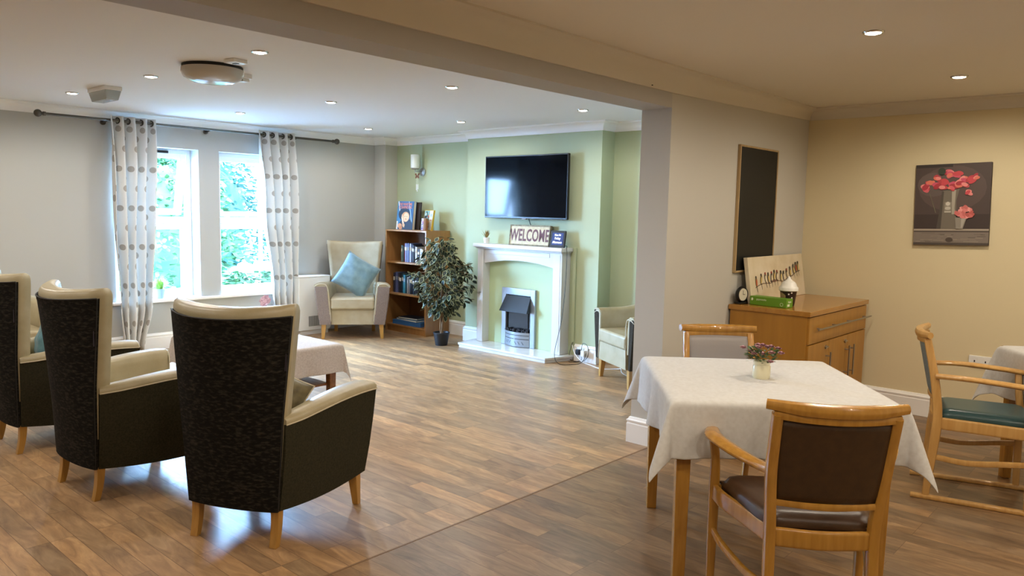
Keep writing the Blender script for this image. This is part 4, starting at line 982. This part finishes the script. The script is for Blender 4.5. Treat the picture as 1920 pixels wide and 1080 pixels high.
for k in range(4): leaf(s, Vector((0,0,.09)), Vector((math.cos(k*1.6), math.sin(k*1.6), .3)), Vector((0,0,1)), .13, .05)
s.build('stem', mat('orchid stem green', '#33402a', .6), t)
for c0 in ((-.13,.09,.185), (-.09,.05,.19), (-.045,.03,.175), (-.01,.01,.185), (.04,-.01,.175), (.08,-.02,.18), (-.06,.07,.17)):
    for j in range(5):
        a = j*1.256+c0[0]*9; leaf(pe, Vector(c0), Vector((math.cos(a)*.7, -.4*0+math.sin(a)*.5, math.sin(a)*.55+.15)), Vector((.6,-.6,.5)).normalized(), .042, .036)
pe.xf(Matrix.Translation((0, 0, .055)))
pe.build('petals', mat('pale pink petals', '#d3b3bd', .7, c2='#a77f93', scale=60), t)

# ================================================================ DINING CHAIRS
def dchair(label, loc, rz, wood, seatm, backm, frontm, d, runners=False, plain=False, group='wooden dining armchairs', straight=False):
    """d: zr rail height, lean, wt, wr, wf, dep, zs seat rail top, za arm height"""
    zr, lean, wt, wr, wf, dep, zs, za = d
    t = thing('dining_chair', label, 'chair', (loc[0], loc[1], 0), rz, group)
    th = .03
    for s in (-1, 1):
        # rear post: leg, then the leaning back
        MB().sweep([(s*wr, -.055 if not runners else -.03, 0), (s*wr, -.012, zs*.55), (s*wr, 0, zs), (s*lerp(wr, wt, .45), -lean*.35, lerp(zs, zr, .45)), (s*(wt-.012), -lean, zr-.04)], .038, .042, up=(0, 1, 0), r=.3, ws=(.032, .038, .038, .036), hs=(.034, .05, .045, .038)).build('rear_leg', wood, t, smooth=True)
        MB().sweep([(s*wf, dep+.01, 0), (s*wf, dep+.005, zs*.5), (s*wf, dep, zs-.02), (s*(wf+.004), dep-.015, (zs+za)/2), (s*(wf+.022), dep-.055 if not straight else dep-.02, za-.016)], .032, .036, up=(0, 1, 0), r=.3, ws=(.03, .037, .04, .034, .034), hs=(.032, .038, .04, .034, .034)).build('front_leg', wood, t, smooth=True)
        if straight: ap = [(s*(wr+.012), -.02, za+.0), (s*(wr+.035), dep*.3, za+.004), (s*(wf+.02), dep*.7, za-.004), (s*(wf+.02), dep+.06, za-.018)]
        else: ap = [(s*(wr+.008), -.018, za-.012), (s*(wr+.03), dep*.14, za-.018), (s*(wr+.095), dep*.42, za-.006), (s*(wf+.03), dep*.72, za+.008), (s*(wf+.018), dep+.0, za+.002)]
        MB().sweep(ap, .05, .028, r=.4, ws=(.038, .05, .062, .064, .052)).build('arm', wood, t, smooth=True)
        MB().sweep([(s*(wr), .015, zs-.033), (s*lerp(wr, wf, .35), dep*.35, zs-.033), (s*lerp(wr, wf, .85), dep*.75, zs-.033), (s*wf, dep-.012, zs-.033)], .022, .062, r=.15).build('side_rail', wood, t, smooth=True)
        if not plain: MB().sweep([(s*(wr), .0, zs*.52), (s*lerp(wr, wf, .4), dep*.35, zs*.50), (s*lerp(wr, wf, .85), dep*.75, zs*.55), (s*wf, dep, zs*.58)], .02, .03, r=.3).build('stretcher', wood, t, smooth=True)
        if runners: MB().sweep([(s*wr, -.10, .013), (s*lerp(wr, wf, .5), dep*.5, .013), (s*wf, dep+.10, .013)], .034, .026, r=.3).build('runner', wood, t, smooth=True)
    MB().sweep([(-wr+.01, -.002, zs-.033), (0, -.022, zs-.033), (wr-.01, -.002, zs-.033)], .022, .062, r=.15).build('rear_rail', wood, t, smooth=True)
    MB().sweep([(-wf+.01, dep, zs-.033), (0, dep+.015, zs-.033), (wf-.01, dep, zs-.033)], .022, .062, r=.15).build('front_rail', wood, t, smooth=True)
    if not runners and not plain: MB().sweep([(-wr+.01, -.02, zs*.33), (0, -.03, zs*.33), (wr-.01, -.02, zs*.33)], .02, .032, r=.3).build('rear_stretcher', wood, t, smooth=True)
    # seat pad
    def f(u, v):
        y = lerp(.005, dep+.012, v); w_ = lerp(wr-.012, wf-.02, v**.6); x = (u*2-1)*w_
        e = min(u, 1-u)*2*6; g = min(v, 1-v)*2*6; q = min(1, e)**.5*min(1, g)**.5
        return (x, y + (.018*(1-(u*2-1)**2) if v > .5 else 0), zs - .004 + .042*q)
    n = 16; vs = [f(i/n, j/n) for j in range(n+1) for i in range(n+1)]; mb = MB(); mb.sheet(f, n, n)
    mb.build('seat', seatm, t, smooth='all', solid=.006)
    MB().loft([[(-(wr-.014), .01, zs-.06), (wr-.014, .01, zs-.06), (wf-.022, dep, zs-.06), (-(wf-.022), dep, zs-.06)], [(-(wr-.014), .01, zs+.006), (wr-.014, .01, zs+.006), (wf-.022, dep+.008, zs+.006), (-(wf-.022), dep+.008, zs+.006)]]).build('seat_board', seatm, t)
    # back: top rail, lower rail, padded panel curving backwards
    bow = .038
    rl = [(-wt-.022, -lean+.01, zr-.012), (-wt*.55, -lean-bow*.72, zr-.018), (0, -lean-bow, zr-.020), (wt*.55, -lean-bow*.72, zr-.018), (wt+.022, -lean+.01, zr-.012)]
    MB().sweep(rl, .036, .046, r=.42, ws=(.030, .044, .046, .044, .030), hs=(.034, .046, .048, .046, .034)).build('top_rail', wood, t, smooth=True)
    MB().sweep([(-wt+.002, -lean*.97, zr-.044), (-wt*.5, -lean-bow*.70, zr-.048), (0, -lean-bow*.95, zr-.050), (wt*.5, -lean-bow*.70, zr-.048), (wt-.002, -lean*.97, zr-.044)], .024, .026, r=.15).build('back_rail', wood, t, smooth=True)
    zl = zs+.095; wl = lerp(wr, wt, .2)
    MB().sweep([(-wl+.008, -lean*.2, zl), (0, -lean*.2-.022, zl-.004), (wl-.008, -lean*.2, zl)], .022, .026, r=.3).build('lower_rail', wood, t, smooth=True)
    def bp(off):
        def g(u, v):
            z = lerp(zl+.008, zr-.056, v); w_ = lerp(wl, wt, v)-.014; x = (u*2-1)*w_; y = -lean*lerp(.2, .95, v) - (1-(u*2-1)**2)*lerp(.020, bow*.8, v)
            q = min(1, min(u, 1-u)*14)*min(1, min(v, 1-v)*14)
            return (x, y+off*(.5+.5*q), z)
        return g
    MB().sheet(bp(-.008), 12, 10).build('back_panel', backm, t, smooth='all', solid=.006)
    MB().sheet(bp(.018), 12, 10).build('back_cushion', frontm, t, smooth='all', solid=.012)
    return t
dd = (.906, .084, .198, .17, .284, .408, .453, .664)
dchair('orange-brown wooden armchair with brown vinyl back, nearest, in front of the square table', (-.879, 2.568), R(37), M_beechd, M_brownv, M_brownb, M_brownv, dd)
c1, c2 = Vector((-2.072, 3.699)), Vector((-1.772, 3.963)); mid = (c1+c2)/2; rdir = (c2-c1).normalized(); nrm = Vector((-rdir.y, rdir.x))
o2 = mid - nrm*.08
dchair('wooden armchair with grey back pushed in at the far side of the square table', (o2.x, o2.y), math.atan2(rdir.y, rdir.x)+math.pi, M_beechd, M_greyv, M_greyv, M_greyv, (.90, .084, .185, .17, .28, .48, .453, .63), straight=True, plain=True)
dchair('pale wooden armchair on floor runners with teal seat at right', (-1.03, 4.70), R(-75), M_beechl, M_tealv, M_bluev, M_bluev, (.90, .07, .20, .205, .225, .42, .455, .675), runners=True, straight=True)

# ================================================================ SIDEBOARD
SX0, SX1, SY0, SY1, SZ = PX1+.005, -1.907, 5.10, 6.30, .868
t = thing('sideboard', 'oak veneer sideboard with one wide drawer and doors against the partition', 'sideboard', ((SX0+SX1)/2, (SY0+SY1)/2, 0))
hw, hd = (SX1-SX0)/2, (SY1-SY0)/2
MB().box(-hw, hw+.004, -hd, hd, SZ-.035, SZ).build('worktop', M_cabtop, t, bevel=.003)
MB().box(-hw+.01, hw-.02, -hd+.012, hd-.012, .0, SZ-.035).build('carcass', M_cab, t, bevel=.002)
MB().box(hw-.022, hw-.005, -hd+.02, hd-.02, SZ-.225, SZ-.042).build('drawer', M_cab, t, bevel=.002)
dr = t.children[-1]
h = MB().cyl((hw+.032, -hd+.09, SZ-.125), (hw+.032, hd-.02, SZ-.125), .006, n=10)
for y in (-hd+.16, -.15, .15, hd-.1): h.cyl((hw-.005, y, SZ-.125), (hw+.032, y, SZ-.125), .005, n=8)
h.build('handle', M_steel, dr, smooth=True)
nd = 3; dw = (2*hd-.04)/nd
for k in range(nd):
    y0 = -hd+.02+k*dw; dr = MB().box(hw-.022, hw-.005, y0+.002, y0+dw-.002, .08, SZ-.232).build('door', M_cab, t, bevel=.002)
    for y in ([y0+dw-.05] if k == 0 else ([y0+dw-.05] if k == 1 else [y0+.05])):
        q = MB().cyl((hw+.028, y, .33), (hw+.028, y, .56), .006, n=10).cyl((hw-.005, y, .36), (hw+.028, y, .36), .005, n=8).cyl((hw-.005, y, .53), (hw+.028, y, .53), .005, n=8); q.build('handle', M_steel, dr, smooth=True)
    if k < 2: MB().cyl((hw-.006, y0+dw-.06, SZ-.275), (hw+.002, y0+dw-.06, SZ-.275), .014, n=14).box(hw-.004, hw+.008, y0+dw-.085, y0+dw-.035, SZ-.279, SZ-.271).build('lock', M_steel, dr)
MB().box(-hw+.02, hw-.04, -hd+.02, hd-.02, 0, .07).build('plinth', M_cab, t)
TZ = SZ+.0008
# bird canvas leaning on the wall corner
def vecto(a): return Vector(a)
t = thing('bird_canvas', 'cream canvas painting of a row of small birds leaning on the sideboard', 'picture', (-2.385, 5.475, TZ), rot=(0, 0, 0))
# long side runs away from the camera along the sideboard, leaning back to the partition wall
a0 = Vector((-2.378, 5.24)); a1 = Vector((-2.396, 6.285)); L = (a1-a0).length; rzc = math.atan2((a1-a0).y, (a1-a0).x)
t.location = (a0.x, a0.y, TZ); t.rotation_euler = (R(-9), 0, rzc)
MB().box(0, L, 0, .03, 0, .335).build('canvas', mat('stretched canvas', '#d9cdb4', .8, c2='#cdbf9f', scale=7, bump=.1, bscale=400), t, bevel=.002)
p = MB(); rd = random.Random(12); sh = []
K = L/.71
br_ = [(.06,.11),(.10,.125),(.16,.135),(.25,.13),(.30,.145),(.36,.14),(.42,.13),(.47,.15),(.54,.165),(.60,.19),(.66,.20)]
for (xa, za_), (xb, zb_) in zip(br_, br_[1:]): sh.append(([(xa*K, za_-.004), (xb*K, zb_-.004), (xb*K, zb_+.003), (xa*K, za_+.002)], '#6f5844'))
sh.append((ellipse(.29*K, .143, .07, .010, 14), '#7a5f52'))
for k, xq in enumerate((.075, .135, .19, .225, .265, .30, .335, .385, .425, .47, .515, .565, .60, .63)):
    zq = lerpl([q[1] for q in br_], min(.99, max(0, (xq-.06)/.6)))+.038; x_ = xq*K; tl = rd.uniform(-.4,.4)
    sh += [(ellipse(x_, zq, .018, .038, 12, tl), rd.choice(['#5a4b35','#3b3228','#6d5f3d','#4b4a3e'])), (ellipse(x_+.005, zq-.006, .012, .026, 10, tl), rd.choice(['#d8c9a6','#b8552f','#cfc3a2','#c8b06a','#e0d6bd'])), (ellipse(x_-.012*math.sin(tl), zq+.034, .013, .010, 9), rd.choice(['#241d18','#8c3524','#2f2a20','#3a352c'])), ([(x_-.003, zq-.03), (x_+.004, zq-.03), (x_+.014+.02*tl, zq-.075), (x_+.010+.02*tl, zq-.075)], '#2b2620')]
for k in range(7): x_ = rd.uniform(.1,.6)*K; sh.append(([(x_, .10), (x_+.002, .10), (x_+.001, .06-rd.random()*.03)], '#bfae94'))
paint(p, sh, lambda a, b, l: (a, -.0006-l, b)); p.build('painting', M_paint, t)
t = thing('desk_clock', 'small round black rimmed clock at the left end of the sideboard', 'clock', (-2.435, 5.185, TZ), rot=(0, 0, R(74)))
MB().lathe([(.01, -.012), (.052, -.012), (.058, 0), (.052, .016), (.046, .018), (.046, .012), (.01, .012)], c=(0, 0, .068), n=32, axis='y').xf(Matrix.Rotation(R(180), 4, 'Z')).build('casing', M_black, t, smooth=True)
MB().lathe([(.001, .0), (.045, 0), (.045, .002), (.001, .002)], c=(0, -.0145, .068), n=28, axis='y').build('dial', mat('cream dial', '#cfc9b4', .5), t)
MB().box(-.0012, .0012, -.0165, -.0150, .068, .098).box(-.001, .02, -.0165, -.0150, .067, .070).build('clock_hand', M_black, t)
MB().box(-.04, .04, -.03, .03, 0, .012).build('stand', M_black, t, bevel=.003)
t = thing('tissue_box', 'long green cardboard box lying on the sideboard front corner', 'box', (-2.235, 5.235, TZ), R(-6))
MB().box(-.14, .14, -.045, .045, 0, .062).build('carton', mat('leaf green card', '#5f8f1f', .45), t, bevel=.002)
p = MB(); p.c = hx('#dfe8cf')
text_mb(p, 'paperworks', .020, lambda x, y, d: (x-.05, -.0455-d*.3, y+.036), xs=.8); text_mb(p, 'Napkins', .022, lambda x, y, d: (.1405+d*.3, x, y+.035), xs=.6)
p.add([(-.128, -.0458, .033), (-.120, -.0458, .030), (-.112, -.0458, .040), (-.118, -.0458, .052), (-.128, -.0458, .048)], [(0,1,2,3,4)])
ring = [(.105+.012*math.cos(a*.4488)*q, -.0458, .022+.012*math.sin(a*.4488)*q) for q in (1, .82) for a in range(14)]
p.add(ring, [(i, (i+1)%14, 14+(i+1)%14, 14+i) for i in range(14)])
p.box(.1402, .1408, -.03, .0, .01, .026); p.c = None; p.build('printing', mat('pale print', '#dfe8cf', .5), t)
t = thing('ice_cream_tub', 'dark brown tub with white whipped cream shaped lid on the sideboard', 'tub', (-2.165, 5.36, TZ), R(-25))
MB().lathe([(.01,0),(.044,0),(.058,.108),(.06,.112),(.01,.112)], n=32).build('carton', mat('dark brown carton', '#2a1a18', .4), t, smooth=True)
MB().lathe([(.060,.104),(.0665,.108),(.0665,.128),(.062,.134),(.056,.138),(.050,.158),(.040,.170),(.022,.180),(.014,.190),(.006,.206),(.001,.210)], n=32).build('lid', mat('white lid', '#e6e4dc', .4), t, smooth=True)
p = MB()
def wrap(x, y, d): r_ = .0585-.0135*(1-y/.108)+.0012+d*.2; a = x/.055 - math.pi/2; return (r_*math.cos(a), r_*math.sin(a), y)
def wrapg(a0, a1, z0, z1, n=8, top=0):
    vs = []
    for i in range(n+1):
        a = a0+(a1-a0)*i/n
        for z in (z0, z1 - top*((2*i/n-1)**2)): r_ = .044+.014*z/.108+.0008; vs.append((r_*math.cos(a), r_*math.sin(a), z))
    p.add(vs, [(2*i, 2*i+2, 2*i+3, 2*i+1) for i in range(n)])
p.cur = 0; wrapg(R(-150), R(-62), .012, .095, top=.02)
p.cur = 1; text_mb(p, 'ICE CREAM', .014, lambda x, y, d: wrap(x-.016, y+.046, d), xs=.75, bold=.0004)
p.cur = 2
for a, z in ((-40, .085), (-30, .04), (-48, .02), (-20, .095), (-15, .06)):
    wrapg(R(a-5), R(a+5), z-.005, z+.005, 3)
p.build('label', [mat('tan label', '#a08a60', .5), mat('dark label print', '#241712', .5), mat('white dots', '#e6e2dc', .5)], t)

# ================================================================ WALL PIECES
t = thing('blackboard', 'tall narrow blackboard in a pine frame on the partition wall', 'blackboard', (PX1, 5.468, 1.545))
MB().box(0, .016, -.312, .312, -.443, .443).build('slate', M_slate, t)
MB().box(0, .022, -.325, -.311, -.455, .455).box(0, .022, .311, .325, -.455, .455).box(0, .022, -.311, .311, .441, .455).box(0, .022, -.311, .311, -.455, -.441).build('frame', M_pine, t, bevel=.002)
t = thing('flower_picture', 'dark canvas print of pink tulips in a pitcher on the cream wall', 'picture', (-1.400, 6.41, 1.612), rot=(0, R(-1.6), 0))
PW, PHh = .2465, .298
MB().box(-PW, PW, -.028, 0, -PHh, PHh).build('canvas', mat('dark canvas edge', '#3a322e', .7), t, bevel=.002)
p = MB(); rd = random.Random(5); sc_ = lambda a, b: (-PW+a*2*PW, PHh-b*2*PHh)
def E(a, b, ra, rb, n=14, ang_=0, wob=0): x, y = sc_(a, b); return ellipse(x, y, ra*2*PW, rb*2*PHh, n, ang_, wob)
def Rr(a0, a1, b0, b1): return [sc_(a0, b1), sc_(a1, b1), sc_(a1, b0), sc_(a0, b0)]
sh = [(Rr(0,1,0,.8), '#4a3d39'), (E(.5,.3,.45,.28,20), '#574843'), (E(.25,.25,.22,.15,16), '#5f524d'), (Rr(0,1,.62,.8), '#3c302c'), (Rr(0,.5,0,.04), '#2e2724'), (Rr(0,1,.8,1), '#7d7268'), (Rr(0,1,.80,.82), '#a79c8c'), (Rr(0,1,.825,.84), '#4b423b'), (Rr(0,1,.97,1), '#4b423b')]
for k in range(26): a = rd.uniform(0,.9); b = rd.uniform(.85,.96); sh.append((Rr(a, a+rd.uniform(.05,.2), b, b+.006), rd.choice(['#8d8274','#6a6057','#9a8f80','#5c534b'])))
sh += [(E(.49,.935,.05,.03), '#4a3f37')]
sh += [([sc_(.37,.33), sc_(.60,.31), sc_(.565,.45), sc_(.575,.80), sc_(.31,.80), sc_(.34,.6)], '#6f675b'), ([sc_(.50,.33), sc_(.555,.32), sc_(.545,.55), sc_(.56,.62), sc_(.51,.62)], '#a59d8e'), ([sc_(.31,.80), sc_(.34,.6), sc_(.37,.33), sc_(.395,.34), sc_(.37,.8)], '#4c453d'), (Rr(.41,.50,.47,.60), '#8d8678'), (E(.455,.49,.03,.025), '#c9c3b6'), (E(.455,.545,.04,.02), '#b9b3a6'), (Rr(.41,.50,.585,.595), '#c9c3b6')]
for k in range(5): sh.append(([sc_(.20,.36), sc_(.205,.36), sc_(.30,.60), sc_(.29,.60)], '#6d6a52'))
pk = ['#c4444c','#d0606a','#b23a44','#d8745f','#c8506a','#e08a86','#a8323e']
for (a, b, r_) in ((.14,.29,.085),(.20,.23,.06),(.31,.26,.08),(.30,.19,.06),(.29,.16,.05),(.46,.10,.07),(.48,.13,.06),(.42,.22,.07),(.52,.26,.08),(.57,.14,.07),(.63,.19,.07),(.60,.25,.07),(.66,.26,.06),(.74,.20,.08),(.80,.17,.05),(.38,.30,.06),(.72,.36,.055),(.50,.30,.05)):
    for j in range(4):
        an = rd.uniform(-.9,.9); sh.append((E(a+rd.uniform(-.03,.03), b+rd.uniform(-.02,.02), r_*.75, r_*.38, 12, an), rd.choice(pk)))
sh += [([sc_(.56,.66), sc_(.715,.66), sc_(.665,.80), sc_(.575,.80)], '#8c857a'), ([sc_(.64,.66), sc_(.70,.66), sc_(.66,.78), sc_(.64,.79)], '#a9a297'), (E(.36,.09,.05,.045,12,.4), '#2f3a2c')]
for k in range(34):
    a = rd.uniform(0, 6.28); q = math.sqrt(rd.random())*.10; sh.append((E(.70+q*math.cos(a)*1.0, .60+q*math.sin(a)*.75, .035, .018, 9, rd.uniform(-1,1)), rd.choice(['#d87f7c','#c96a66','#e59a94','#b95a55'])))
for k in range(8): sh.append((E(.60+rd.uniform(-.03,.03), .61+rd.uniform(-.03,.03), .03, .018, 9, rd.uniform(-1,1)), rd.choice(['#c96a66','#d87f7c'])))
paint(p, sh, lambda a, b, l: (a, -.0286-l, b)); p.build('print', M_paint, t)
tag(MB().sphere((PX1+.035, 3.93, 2.245), .006, 8, sz=.5).build('ceiling_hook', M_blackm), 'tiny dark hook left in the coving above the beam', 'hook')
